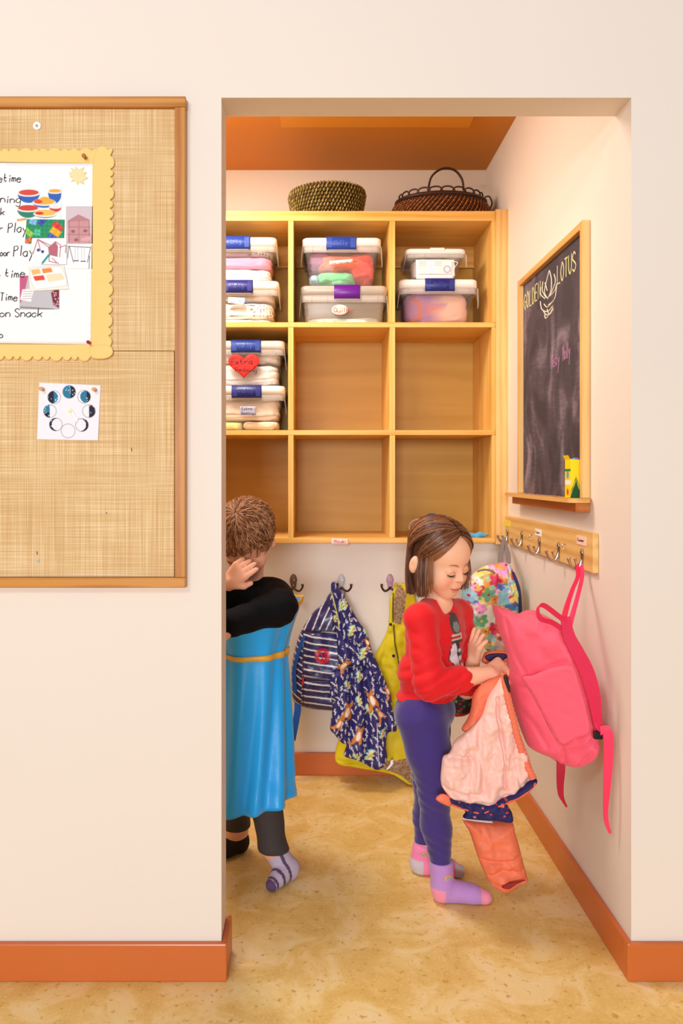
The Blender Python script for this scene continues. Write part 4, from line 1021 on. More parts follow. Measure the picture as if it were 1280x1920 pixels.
# lid flap leaning forward on the left edge
v, f = grid_face((x0, y1, z1), (0, y0 - y1, 0), (-.006, 0, .012), 4, 4); mb.add(v, f)
cc = pf_ck(np.vstack(mb.v)); mb.c = [cc]
mb.build('carton', vcol('carton_print', .5), ck)
mb = MB()
for i, c in enumerate([(250, 160, 200), (120, 190, 240), (160, 120, 210), (250, 250, 250), (240, 220, 90), (140, 210, 150)]):
    xx = x0 + .006 + (i % 3) * .008; yy = y0 + .010 + (i // 3) * .02
    v, f = tube([(xx, yy, z0 + .002), (xx, yy, z1 + .001 + .002 * (i % 3))], .0038, 10, 1); mb.add(v, f, lin(c))
mb.build('chalk_sticks', vcol('chalk', .9), ck)
mb = MB()
for i in range(14):
    r = random.Random(i); x, y = XR - .05 + r.random() * .03, 2.2 + r.random() * .32
    mb.add(*tube([(x, y, 1.1182), (x + r.uniform(-.01, .01), y + r.uniform(-.02, .02), 1.1182)], .0009, 5, 1))
tag(mb.build('chalk_crumbs', plain('purple_chalk_dust', (150, 110, 140), .9), cb), kind='stuff')

# ================================================================== hook rail on the right wall
XF = .7296
hr = thing('hook_rail', 'pine coat rail with five chrome double hooks on the right wall', 'coat rail', (XR, 2.45, .9235))
MB().box(XF, XR - .0003, 2.005, 2.912, .9235, 1.027, .0015).build('rail_board', wood('rail_pine', (232, 190, 120), (214, 162, 88), 'Y', 1.3, knots=3.0), hr)
M_chrome = plain('brushed_nickel', (196, 186, 176), .22, 1.0)
hks = []
for i, (px, py) in enumerate(((952, 990), (979, 995), (1012, 1007), (1048, 1016), (1092, 1028))):
    Y = XF * F / (px - CX); zt = CH - (py - CY) * Y / F; zt = min(zt, .992)
    mb = MB()
    # plate
    v, f = tube([(XF - .002, Y, zt), (XF - .003, Y, zt - .012), (XF - .003, Y, zt - .03), (XF - .004, Y, zt - .05)], [.004, .0085, .006, .005], 12, 5, flat=(1, .38)); mb.add(v, f)
    # lower prong, upper prong
    mb.add(*tube([(XF - .004, Y, zt - .040), (XF - .014, Y, zt - .055), (XF - .028, Y, zt - .050), (XF - .036, Y, zt - .036), (XF - .038, Y, zt - .026)], [.004, .004, .0035, .0038, .0055], 10, 6))
    mb.add(*tube([(XF - .003, Y, zt - .030), (XF - .008, Y, zt - .044), (XF - .015, Y, zt - .044), (XF - .019, Y, zt - .034), (XF - .02, Y, zt - .028)], [.0035, .0035, .0032, .0034, .0048], 10, 6))
    ho = mb.build('double_hook', M_chrome, hr, True)
    mb = MB(); mb.add(*tube([(XF - .005, Y, zt - .012), (XF - .0068, Y, zt - .012)], .003, 10, 1)); mb.build('screw', plain('screw', (120, 112, 104), .3, .9), ho)
    hks.append((Y, zt))
def rail_tag(p0, p1, c, name, txt=None, label=None):
    a, b = onb(*p0, X=XF), onb(*p1, X=XF); o = MB().box(XF - .0022, XF - .0002, min(a.y, b.y), max(a.y, b.y), min(a.z, b.z), max(a.z, b.z)).build(name, plain('tag_paper', c, .6), hr, label=label)
    if txt:
        mb = MB(); w_ = abs(a.y - b.y); write(mb, txt, (XF - .0022, max(a.y, b.y) - w_ * .12, (a.z + b.z) / 2 - .003), (0, -w_ * .76 / (len(txt) * .0056 * 1.35), 0), (0, 0, 1), (-1, 0, 0), .008, .0011, jit=.1); mb.build('writing', M_ink, o)
rail_tag((946.5, 974), (956.5, 988), (236, 214, 70), 'name_tag', 'Lu', 'yellow name tag') if False else rail_tag((946.5, 974), (956.5, 988), (236, 214, 70), 'name_tag', None, 'yellow name tag')
rail_tag((1003.5, 991), (1015, 1006), (248, 240, 230), 'name_tag', 'Eden', 'white name tag')
rail_tag((1082, 1003), (1099, 1024), (246, 208, 192), 'name_tag', 'Summer', 'pink name tag')
for px, py in ((998, 1008), (1060, 1026)):
    mb = MB(); q = onb(px, py, XF); mb.add(*tube([q + Vector((-.001, 0, .008)), q + Vector((-.008, 0, .010)), q + Vector((-.010, 0, .003)), q + Vector((-.006, 0, -.001)), q + Vector((-.008, 0, -.006))], .0016, 8, 4)); mb.build('small_screw_hook', M_chrome, hr, True)

# ================================================================== twin hooks on the back wall
M_br = plain('antique_bronze', (92, 66, 50), .35, .8)
def wall_hook(px, label, plate, sticker=None):
    Y = YLOW; q = P(px, 1092, Y); t = thing('coat_hook', label, 'coat hook', q + Vector((0, 0, -.03)), 'bronze twin coat hooks on the back wall')
    k = Y / F
    ol = [(q.x + (7.2 * math.cos(a)) * k * (1 if math.sin(a) > 0 else .8), q.z + (15 * math.sin(a) + 1) * k) for a in np.linspace(0, 2 * math.pi, 28, endpoint=False)]
    v = [(x, Y - .0004, z) for x, z in ol] + [(x, Y - .003, z) for x, z in ol] + [(q.x + (x - q.x) * .8, Y - .0045, q.z + (z - q.z) * .85) for x, z in ol]; n = 28
    f = [(i * n + j, i * n + (j + 1) % n, (i + 1) * n + (j + 1) % n, (i + 1) * n + j) for i in range(2) for j in range(n)] + [tuple(2 * n + j for j in range(n))]
    po = obj('back_plate', v, f, plate, t)
    mb = MB()
    for s_ in (-1, 1):
        mb.add(*tube([q + Vector((0, -.004, -9 * k)), q + Vector((s_ * 6 * k, -.014, -14 * k)), q + Vector((s_ * 12 * k, -.026, -14 * k)), q + Vector((s_ * 17 * k, -.034, -7 * k)), q + Vector((s_ * 17 * k, -.036, -1 * k))], [.0045, .0042, .004, .004, .0055], 10, 6))
    mb.build('twin_prong', M_br, t, True)
    mb = MB()
    ms = plain('steel_screw', (190, 180, 170), .3, .9)
    for dz, dx in ((5, 1.5), (-5, 0)):
        mb = MB(); mb.add(*tube([q + Vector((dx * k, -.0045, dz * k)), q + Vector((dx * k, -.0062, dz * k))], .0032, 10, 1)); mb.build('screw', ms, po)
    return q
wall_hook(550, 'bare bronze coat hook beside the striped backpack, left of the others', plain('bronze_plate', (120, 96, 78), .4, .6))
wall_hook(640, 'coat hook with pale grey sticker plate holding the navy raincoat', plain('grey_sticker', (196, 196, 206), .4))
wall_hook(731, 'coat hook with pink speckled plate beside the girl', plain('pink_sticker', (190, 140, 160), .4, var=.3, vscale=120))
wall_hook(458, 'bronze coat hook half hidden behind the child in the blue dress', plain('bronze_plate_dark', (110, 86, 70), .4, .6))
nt_ = thing('shelf_name_card', 'small pink name card hanging from the bottom edge of the shelf', 'name card', P(637, 1018, YS - .002))
o = puff('card', [(622, 1009.5), (652.5, 1010.5), (653, 1022), (621.5, 1021)], YS - .0006, .001, plain('pink_card', (250, 214, 206), .6), nt_, s=4, flat=True, smooth_outline=False)
mb = MB(); write(mb, 'Mizuki', P(626, 1017.5, YS - .0018), (.78, 0, 0), (0, 0, 1), (0, -1, 0), .0125, .0016, jit=.2); mb.build('writing', M_redink, nt_)
# ------------------------------------------------ things in the lower right cubby
def Zq(pts, sx=4.364, ox=700, oy=600): return [(ox + x / sx, oy + y / sx) for x, y in pts]
zs = py2z(1008.4)
def knit_roll():
    Yc = YS + .075; k = Yc / F; c = P(786, 985, Yc); mb = MB()
    t = thing('rolled_scarf', 'rolled tan knitted scarf lying in the bottom right cubby', 'scarf', (c.x, Yc, zs))
    sp = []
    for i in range(90):
        a = i / 90 * 2 * math.pi * 4.2; r = .004 + .034 * i / 90
        sp.append((c.x + r * math.cos(a) * 1.25, Yc, zs + .036 + r * math.sin(a)))
    sp = np.array(sp); v = []; f = []
    for i, q in enumerate(sp):
        z = max(q[2], zs + .002)
        for dy, dr in ((-.0, 0), (.11, 0)):
            v.append((q[0] + dr + .028 * (dy > 0), q[1] + dy, z))
    f = [(2 * i, 2 * i + 1, 2 * i + 3, 2 * i + 2) for i in range(len(sp) - 1)]
    o = obj('rolled_cloth', v, f, plain('tan_knit', (206, 164, 124), .9, var=.2, vscale=90, bump=.6, bscale=200), t)
    m = o.modifiers.new('thick', 'SOLIDIFY'); m.thickness = .0062; m.offset = 0
knit_roll()
Yb_ = YS + .11; c = P(812, 985, Yb_)
def beanie():
    t = thing('felt_beanie', 'dark blue rounded beanie in the bottom right cubby behind the girl\'s head', 'hat', (c.x + .01, Yb_ + .02, zs))
    H = P(806, 963.5, Yb_)[2] - zs
    v, f = lathe([(.044, 0), (.046, H * .3), (.042, H * .6), (.032, H * .85), (.014, H * .98), (.002, H)], (c.x + .0, Yb_ + .03, zs + .0005), 28)
    obj('crown', v, f, plain('blue_felt', (58, 94, 148), .85, var=.1, vscale=40, bump=.3, bscale=300), t)
    v, f = lathe([(.047, .001), (.049, .008), (.047, .016)], (c.x + .0, Yb_ + .03, zs + .0005), 28); obj('brim_band', v, f, plain('navy_felt', (34, 48, 92), .85), t)
beanie()
bl = puff('blue_mitten', [(868, 1003), (872, 995), (880, 998), (890, 1000), (898, 997), (906, 999), (916, 1003), (911, 1006), (902, 1008), (894, 1012), (886, 1009), (876, 1008)], lambda x, y: YS + .02 + 0 * x, .014, plain('turquoise_fleece', (86, 176, 220), .9, bump=.6, bscale=250, sheen=.3), None, s=2, R=8, nz=(.003, 6), base=P(890, 1010, YS + .02))
tag(bl, 'turquoise cloth mitten draped over the front edge of the bottom right cubby', 'mitten')
wc = puff('white_sock', [(855, 1000), (860, 992), (868, 990), (874, 996), (876, 1003), (868, 1007), (858, 1007)], YS + .06, .016, plain('white_knit', (236, 230, 232), .9, bump=.5, bscale=250), None, s=2, R=7, nz=(.003, 6), base=P(865, 1006, YS + .06))
tag(wc, 'small white sock lying beside the turquoise mitten', 'sock')
# ================================================================== bags and coats on the back wall hooks
def Z3(pts): return [(520 + x / 4.175, 1040 + y / 4.175) for x, y in pts]
def Z6(pts): return [(840 + x / 3.765, 950 + y / 3.765) for x, y in pts]
def Z7(pts): return [(860 + x / 4, 1120 + y / 4) for x, y in pts]
def Z5(pts): return [(700 + x / 4, 1300 + y / 4) for x, y in pts]
navy = (38, 34, 92)
M_oil = vcol('coated_cotton', .28, 0, spec=.55)
M_rain = vcol('printed_raincoat', .5, .1, 200, spec=.35)
sb = thing('striped_backpack', 'navy and white striped backpack hanging on the back wall beside the raincoat', 'backpack', P(600, 1330, 2.95))
def pf_stripe(px, py):
    p = Paint(px, py, navy)
    fr = lambda t: np.clip((.33 - np.abs((t % 1) - .5) * 1.0 + .0) , -1, 1)
    st = lambda t, w_: np.clip((w_ / 2 - np.abs((t % 1) - .5)) * 12 / .8, 0, 1)
    wob = vnoise(px / 14, py / 30) * .25
    main = st((py - .13 * (px - 570)) / 12.3 + wob * .5, .27)
    side = st((py - .62 * (px - 570)) / 12.8 + wob + .3, .24)
    top = st((px * .95 + py * .42) / 12.0 + wob, .22)
    ms = px < 569 - (py - 1180) * .03; mt = (py < 1180) & ~(px < 569)
    p.put(np.where(mt, top, np.where(ms, side, main)), (240, 238, 244))
    p.put(np.exp(-((py - 1178) / 2.2) ** 2) * (px > 574), (26, 24, 66)); p.put(np.exp(-((py - 1264 - (px - 570) * .05) / 2.0) ** 2) * (px > 566) * .9, (50, 52, 100))
    p.put(np.exp(-((py - 1324 - (px - 570) * .04) / 1.6) ** 2), (20, 18, 50)); p.put(np.exp(-((px - 568.5) / 1) ** 2) * (py > 1180), (26, 24, 66))
    p.put(.9 * ((np.abs(np.hypot(px - 604, py - 1224) - 11) < 3.2)), (206, 24, 50)); p.line([(599, 1217), (604, 1222), (604, 1234)], 2.2, (206, 24, 50)); p.line([(609, 1215), (609, 1230)], 2.2, (206, 24, 50))
    return p
ol = Z3([(430, 290), (340, 400), (290, 440), (230, 520), (170, 630), (132, 760), (110, 900), (112, 1080), (130, 1155), (200, 1190), (300, 1208), (415, 1220), (500, 1222), (540, 1180), (560, 1000), (560, 780), (540, 560), (500, 400)])
puff('bag_body', ol, 2.962, .052, M_oil, sb, s=1.4, R=26, nz=(.006, 22), paint=pf_stripe, creases=[(Z3([(230, 590), (470, 610)]), .007, 3), (Z3([(200, 960), (480, 970)]), .006, 3), (Z3([(215, 600), (200, 1180)]), .005, 3), (Z3([(330, 430), (430, 330)]), .006, 5)])
mb = MB(); mb.add(*strap([P(557, 1318, 2.93), P(558, 1330, 2.925), P(555, 1350, 2.92), P(551, 1372, 2.92), P(548, 1389, 2.925)], [.022, .026, .026, .025, .024], .0025, (1, 0, .1))); mb.build('hanging_strap', plain('blue_webbing', (24, 98, 206), .7), sb)
mb = MB(); mb.add(*strap([P(622, 1120, 2.955), P(632, 1108, 2.97), P(640, 1102, 2.985), P(646, 1110, 2.97), P(645, 1125, 2.955)], .014, .002, (0, 1, 0))); mb.build('grab_handle', plain('navy_webbing', navy, .7), sb)
mb = MB(); mb.add(*strap([P(568.5, 1270, 2.9145), P(567.8, 1278, 2.913), P(567, 1285, 2.913)], .006, .003, (1, 0, 0))); mb.build('zip_pull', plain('red_tab', (214, 24, 40), .5), sb)
mb = MB(); mb.add(*strap([P(x, y, 2.918) for x, y in Z3([(205, 640), (160, 780), (130, 920), (140, 1080)])], .016, .003, (1, 0, .3))); mb.build('side_piping', plain('blue_binding', (28, 84, 176), .6), sb)

# yellow coat
yc = thing('yellow_coat', 'mustard yellow child coat with brown fleece lining hung behind the girl', 'coat', P(735, 1470, 2.95))
ytop, fleece = (220, 198, 26), (150, 116, 84)
ydepth = lambda x, y: 2.990 - .080 * np.clip((y - 1330) / 145, 0, 1) ** 1.3
def pf_yel(px, py):
    p = Paint(px, py, ytop); rr = vnoise(px / 1.6, py / 1.6, 1) * 1.2
    fl = Z3([(925, 240), (960, 225), (1005, 300), (990, 420), (960, 540), (905, 525), (905, 380)])
    def fz(pl):
        p.poly(pl, fleece); m = inside(px, py, pl); p.put(m * np.clip(rr, 0, 1) * 1.3, (214, 186, 150)); p.put(m * np.clip(-rr, 0, 1) * 1.3, (96, 66, 44))
    fz(fl); fz(Z3([(850, 1600), (1010, 1580), (1160, 1560), (1150, 1730), (1080, 1770), (1030, 1775), (930, 1700), (800, 1665)]))
    p.line(Z3([(905, 300), (900, 420), (902, 520)]), 2.4, (30, 24, 24)); p.line(Z3([(908, 548), (915, 680), (940, 800), (952, 912)]), 2.6, (24, 24, 40))
    p.put(np.exp(-((py - 1430 + (px - 640) * .02) / .9) ** 2) * .35 * (px < 700), (150, 130, 10))
    return p
def yfold(px, py):
    return .0045 * np.sin((px + py * .25) / 7.5) * np.clip((py - 1180) / 120, 0, 1) + .003 * np.sin(px * 1.25) * np.clip(1 - np.abs(py - 1455 - (px - 700) * .12) / 14, 0, 1)
ol = Z3([(915, 262), (945, 222), (1000, 232), (1060, 285), (1110, 500), (1150, 900), (1190, 1400), (1150, 1700), (1085, 1785), (1030, 1800), (965, 1760), (900, 1722), (780, 1695), (600, 1665), (455, 1622), (480, 1440), (560, 1200), (640, 1000), (760, 790), (850, 620), (872, 500), (880, 345)])
puff('coat_body', ol, ydepth, .022, M_rain if False else vcol('yellow_coat_cloth', .55, .25, 260), yc, s=1.7, R=20, nz=(.007, 24), paint=pf_yel, fold=yfold,
     creases=[(Z3([(905, 300), (902, 540), (950, 915)]), .008, 3), (Z3([(880, 620), (800, 900), (870, 1180)]), .008, 6), (Z3([(480, 1600), (700, 1640), (900, 1690), (1030, 1770)]), .006, 3), (Z3([(990, 640), (1000, 1200)]), .006, 8)])
ms = plain('black_snap', (24, 20, 24), .3)
for x, y in Z3([(885, 547), (908, 792)]):
    mb = MB(); q = P(x, y, 2.966); mb.add(*tube([q, q + Vector((0, -.006, 0))], [.0062, .005], 14, 1)); mb.build('snap_button', ms, yc)
puff('care_label', Z3([(885, 1610), (905, 1605), (905, 1640), (870, 1680), (845, 1685), (880, 1640)]), 2.872, .001, M_paper, yc, s=2, flat=True, smooth_outline=False)
mb = MB(); mb.add(*strap([P(748, 1098, 2.962), P(742, 1094, 2.985), P(738, 1099, 2.995), P(744, 1104, 2.975)], .006, .002, (0, 0, 1))); mb.build('hanging_loop', plain('yellow_loop', (190, 170, 30), .7), yc)

# patterned raincoat
rc = thing('patterned_raincoat', 'navy child raincoat printed with orange foxes and white symbols on the middle hook', 'raincoat', P(670, 1440, 2.89))
def pf_rain(px, py):
    p = Paint(px, py, (40, 36, 104)); r = random.Random(12); wh = (230, 232, 240)
    def rot(pts, cx, cy, a, s): ca, sa = math.cos(a), math.sin(a); return [(cx + (x * ca - y * sa) * s, cy + (x * sa + y * ca) * s) for x, y in pts]
    hookg = [(0, -6), (0, 2), (3, 4), (5, 1), (4, -2)]; stair = [(-5, -4), (-1, -4), (-1, 0), (3, 0), (3, 5), (6, 5)]; bolt = [(0, -6), (-2, 0), (2, 0), (0, 6)]; fish = [(0, -7), (1.8, -2), (0, 3), (-1.8, -2)]
    pts = []
    for i in range(2500):
        c = (r.uniform(618, 745), r.uniform(1095, 1440))
        if all(math.hypot(c[0] - q[0], c[1] - q[1]) > 8.2 for q in pts): pts.append(c)
    for c in pts:
        a = r.uniform(-.5, .5); k = r.random(); s = r.uniform(.55, .8)
        if k < .2: p.line(rot(hookg, *c, a, s), 1.5, wh)
        elif k < .36: p.line(rot(stair, *c, a, s), 1.5, wh)
        elif k < .5: p.line(rot(bolt, *c, a, s), 1.6, wh)
        elif k < .8:
            p.poly(rot(fish, *c, a, s * 1.15), wh); p.line(rot([(0, 2), (0, 6)], *c, a, s * 1.15), 1.0, wh)
        else:
            for j in range(4): p.disc(c[0] + r.uniform(-2.5, 2.5), c[1] + r.uniform(-4, 4), .7, (226, 226, 190))
    def feather(x, y, a, s):
        q = [(-2, -9), (3, -11), (1, -5), (6, -4), (1, 1), (5, 3), (-2, 9), (-4, 5), (-1, 1), (-6, 0), (-2, -4), (-5, -5)]
        p.poly(rot([(u - 1.4, v) for u, v in q], x, y, a, s), (140, 206, 222)); p.poly(rot(q, x, y, a, s * .92), (226, 224, 150)); p.line(rot([(1, -6), (-1, 5)], x, y, a, s), 1.6, (190, 150, 50))
    def fox(x, y, a, s):
        p.poly(rot([(-3, -9), (-6, -14), (-3, -13), (0, -10), (5, -15), (6, -10), (4, -6), (6, 2), (7, 10), (4, 13), (2, 8), (-2, 9), (-5, 14), (-8, 10), (-5, 2), (-4, -4)], x, y, a, s), (204, 128, 50))
        p.poly(rot([(-1, -6), (2, -6), (4, 2), (2, 7), (-2, 7), (-3, 1)], x, y, a, s), (250, 232, 214)); p.line(rot([(-5, 12), (-9, 16), (-12, 14)], x, y, a, s), 3, (204, 128, 50)); p.disc(*rot([(4, -10)], x, y, a, s)[0], 1, (40, 30, 40))
    for x, y, a, s in ((578, 590, .3, 1.0), (530, 380, -.3, .8), (668, 770, .2, 1.05), (640, 945, -.1, .9), (700, 600, -.5, .8), (550, 1010, -.4, .8), (720, 1560, .5, 1.1), (620, 1560, -.8, .8), (450, 500, .2, .7), (720, 1200, -.6, .9), (820, 1390, .3, .8), (640, 1130, -.3, .8), (500, 400, -.2, .7)):
        q = Z3([(x, y)])[0]; feather(q[0], q[1], a, s * 1.25)
    for x, y, a, s in ((515, 860, .7, 1.0), (735, 1120, -.4, 1.15), (545, 1215, .2, 1.1), (630, 1400, .25, 1.1), (800, 1235, -.5, .8), (860, 1060, -.5, .7), (700, 680, -.6, .6), (480, 1310, .5, .8)):
        q = Z3([(x, y)])[0]; fox(q[0], q[1], a, s * 1.15)
    p.line(Z3([(425, 300), (440, 360), (470, 470), (480, 560)]), 1.8, (206, 206, 90)); p.line(Z3([(775, 1300), (780, 1480), (790, 1640)]), 1.2, (214, 214, 226)); p.line(Z3([(480, 800), (560, 880), (650, 870)]), 1.0, (206, 206, 120))
    return p
ol = Z3([(420, 228), (445, 214), (472, 250), (520, 320), (580, 425), (640, 530), (700, 610), (735, 740), (785, 850), (845, 985), (885, 1090), (900, 1200), (935, 1368), (865, 1395), (850, 1500), (858, 1600), (805, 1678), (745, 1672), (690, 1640), (640, 1615), (600, 1600), (520, 1570), (540, 1490), (500, 1470), (440, 1400), (410, 1352), (430, 1200), (410, 1080), (415, 960), (462, 900), (470, 790), (458, 600), (420, 450), (400, 380), (418, 300)])
puff('coat_body', ol, lambda x, y: 2.885 - .03 * np.clip((y - 1150) / 280, 0, 1), .030, M_rain, rc, back=.4, s=1.15, R=16, nz=(.007, 20), paint=pf_rain,
     creases=[(Z3([(470, 330), (520, 600), (600, 800)]), .012, 5), (Z3([(560, 890), (580, 1200), (560, 1450)]), .018, 6), (Z3([(660, 880), (700, 1250), (690, 1630)]), .016, 6), (Z3([(620, 700), (800, 1100), (850, 1390)]), .012, 6), (Z3([(490, 930), (470, 1200), (520, 1420)]), .012, 6), (Z3([(470, 900), (560, 885), (680, 890)]), .016, 5), (Z3([(600, 500), (700, 700)]), .008, 6)])
mb = MB(); mb.add(*strap([P(626, 1104, 2.925), P(628, 1097, 2.955), P(632, 1094, 2.982), P(633, 1101, 2.96)], .008, .002, (1, 0, .4))); mb.build('hanging_loop', plain('dark_loop', (24, 20, 40), .6), rc)

# floral backpack
fb = thing('floral_backpack', 'backpack printed with pink, orange and blue flowers, hung at the far end of the rail', 'backpack', P(925, 1222, 2.66))
def pf_flor(px, py):
    p = Paint(px, py, (238, 240, 228)); r = random.Random(21)
    cs = [(240, 160, 206), (250, 178, 80), (70, 140, 210), (150, 212, 180), (244, 222, 130), (150, 206, 230), (216, 70, 100), (240, 186, 220), (250, 160, 76), (232, 236, 224), (232, 236, 224), (110, 180, 130)]
    for i in range(230):
        cx, cy = r.uniform(865, 982), r.uniform(1050, 1235); a0 = r.random() * 6.28; n = r.choice([3, 4, 5]); c = r.choice(cs); R = r.uniform(6, 13)
        for k in range(n):
            a = a0 + 2 * math.pi * k / n; ux, uy = math.cos(a), math.sin(a)
            dx, dy = px - cx - ux * R * .55, py - cy - uy * R * .55; u = dx * ux + dy * uy; v = -dx * uy + dy * ux
            cc = tuple(min(255, int(q * r.uniform(.92, 1.08))) for q in c)
            p.put(.5 + (1 - np.hypot(u / (R * .6), v / (R * .42))) * 3, cc)
        if r.random() < .4: p.disc(cx, cy, R * .22, r.choice([(240, 210, 80), (190, 40, 60)]))
    return p
ol = Z6([(330, 405), (405, 392), (450, 440), (490, 540), (512, 660), (514, 790), (490, 900), (450, 1000), (420, 1018), (300, 1024), (262, 1005), (215, 930), (150, 830), (105, 700), (100, 600), (135, 525), (200, 458), (260, 420)])
puff('bag_body', ol, 2.685, .055, vcol('floral_cloth', .55, .1, 200), fb, s=1.1, R=22, nz=(.008, 16), paint=pf_flor,
     creases=[(Z6([(340, 420), (330, 560), (290, 760), (270, 1000)]), .014, 4), (Z6([(400, 410), (430, 560), (470, 740)]), .012, 4), (Z6([(230, 450), (330, 440)]), .008, 3), (Z6([(340, 520), (345, 700), (320, 820)]), .008, 4)])
mb = MB(); mb.add(*tube([P(x, y, 2.637) for x, y in Z6([(205, 458), (250, 445), (300, 452), (330, 470)])], .0035, 8, 5)); mb.build('zip_line', plain('grey_zip', (130, 124, 126), .5), fb)
hy, hz = hks[0]
hkx = XF - .016
mb = MB(); hk = np.array((hkx, hy, hz - .036))
a_, b_ = np.array(P(*Z6([(370, 398)])[0], 2.69)), np.array(P(*Z6([(425, 400)])[0], 2.69))
mb.add(*strap([a_, a_ + (hk - a_) * .35 + np.array((-.004, 0, 0)), a_ + (hk - a_) * .8, hk], [.02, .022, .016, .01], .003, (.9, .2, .2)))
mb.build('grab_loop', plain('grey_webbing', (128, 120, 124), .6), fb); mb = MB(); mb.add(*strap([b_, b_ + (hk - b_) * .35 + np.array((.004, 0, 0)), b_ + (hk - b_) * .8, hk], [.016, .018, .014, .01], .003, (.9, -.2, .2)))
mb.build('grab_loop', plain('grey_webbing', (128, 120, 124), .6), fb)
mb = MB(); mb.add(*strap([P(x, y, 2.64) for x, y in Z6([(455, 460), (495, 570), (508, 700), (505, 800)])], .012, .003, (1, 0, -.2))); mb.build('shoulder_strap', plain('navy_floral_strap', (34, 40, 90), .6, var=.5, vscale=60), fb)

# pink backpack
pk = thing('pink_backpack', 'bright pink canvas backpack hanging by its straps from the near end of the rail', 'backpack', P(1020, 1435, 2.0))
pY = lambda x, y: 2.115 - .165 * np.clip((x - 925) / 190, 0, 1)
M_pk = plain('pink_canvas', (250, 96, 122), .6, var=.03, vscale=14, bump=.25, bscale=500, sheen=.15)
M_pkd = plain('crimson_webbing', (226, 30, 78), .55, bump=.3, bscale=500)
ol = Z7([(258, 62), (330, 78), (400, 105), (455, 124), (500, 104), (560, 96), (610, 118), (700, 165), (790, 235), (812, 290), (850, 380), (890, 520), (945, 690), (985, 870), (1030, 1050), (1040, 1110), (1000, 1190), (930, 1240), (860, 1262), (790, 1250), (740, 1238), (660, 1185), (600, 1162), (520, 1115), (475, 1020), (435, 900), (402, 780), (376, 640), (366, 580), (378, 520), (355, 400), (325, 320), (295, 240), (270, 150)])
puff('bag_body', ol, pY, .058, M_pk, pk, s=2.0, R=30, nz=(.009, 30), creases=[(Z7([(320, 130), (360, 300), (400, 420), (470, 560), (560, 760), (660, 960), (740, 1110), (760, 1230)]), .009, 3.5), (Z7([(500, 560), (620, 490), (740, 440)]), .006, 5), (Z7([(740, 1110), (860, 1070), (980, 1010)]), .007, 3), (Z7([(810, 290), (870, 480), (940, 760), (990, 1010)]), .008, 3),
     (Z7([(400, 780), (520, 900), (620, 1080)]), .007, 5), (Z7([(560, 200), (700, 260), (790, 300)]), .005, 8), (Z7([(940, 1120), (860, 1230)]), .007, 5), (Z7([(420, 640), (560, 660)]), .005, 6)])
puff('front_pocket', Z7([(470, 600), (560, 580), (720, 520), (850, 520), (900, 640), (950, 820), (975, 1000), (860, 1060), (752, 1095), (640, 900), (540, 720)]), lambda x, y: pY(x, y) - .052, .012, M_pk, pk, s=2.4, R=6, nz=(.002, 20))
hy, hz = hks[4]; hk = np.array((XF - .010, hy, hz - .042))
sA, sB = np.array(P(*Z7([(800, 140)])[0], 1.95)), np.array(P(*Z7([(818, 250)])[0], 1.94))
for off, pp in ((-.006, ((1057, 1158), (1063, 1135), (1073, 1105), (1083, 1080))), (.006, ((1064, 1186), (1072, 1156), (1082, 1120), (1091, 1082)))):
    h_ = hk + np.array((off, 0, 0)); ys = np.linspace(1.945, 2.06, 4); mb = MB(); mb.add(*strap([P(x, y, Y_) for (x, y), Y_ in zip(pp, ys)] + [h_], [.016, .015, .013, .012, .010], .003, (1, 0, .25))); mb.build('hanging_strap', M_pkd if off < 0 else plain('pink_webbing', (246, 60, 104), .55), pk)
mb = MB(); mb.add(*strap([P(x, y, 1.925) for x, y in Z7([(770, 235), (700, 190), (620, 165), (592, 120), (600, 66), (640, 62), (720, 120), (790, 180), (812, 250)])], .013, .003, (.5, -.3, .7))); mb.build('top_handle', M_pkd, pk)
mb = MB(); mb.add(*strap([P(x, y, yy) for (x, y), yy in zip(Z7([(800, 150), (820, 280), (880, 400), (950, 540), (1000, 700), (1030, 860), (1045, 960), (1090, 1000)]), (1.93, 1.915, 1.905, 1.90, 1.895, 1.895, 1.895, 1.885))], [.024, .03, .034, .036, .034, .026, .022, .026], .007, (1, 0, .25))); mb.build('shoulder_strap', M_pkd, pk)
mb = MB(); mb.add(*strap([P(x, y, yy) for (x, y), yy in zip(Z7([(1060, 1000), (1100, 996), (1120, 1050), (1118, 1250), (1108, 1450), (1100, 1600), (1110, 1700), (1135, 1770)]), (1.885, 1.88, 1.875, 1.875, 1.875, 1.88, 1.88, 1.88))], [.022, .024, .024, .022, .017, .012, .010, .006], .003, [(0, .2, 1), (.5, 0, 1), (1, 0, 0), (1, 0, 0), (1, .1, 0), (1, .2, .1), (1, 0, .3), (1, 0, .4)])); mb.build('loose_webbing', plain('pink_tail', (246, 56, 96), .55), pk)
mb = MB(); mb.add(*strap([P(x, y, yy) for (x, y), yy in zip(Z7([(765, 1225), (764, 1300), (760, 1400), (765, 1480), (785, 1530), (808, 1572)]), (1.985, 1.98, 1.98, 1.98, 1.98, 1.98))], [.022, .022, .018, .014, .008, .005], .003, [(1, 0, 0)] * 4 + [(1, 0, .5)] * 2)); mb.build('loose_webbing', plain('dark_red_tail', (178, 6, 44), .55), pk)
mb = MB(); q = P(*Z7([(1045, 1032)])[0], 1.89); mb.box(q.x - .012, q.x + .010, q.y - .006, q.y + .006, q.z - .010, q.z + .010, .003)
mb.build('buckle', plain('black_buckle', (26, 18, 24), .35), pk)

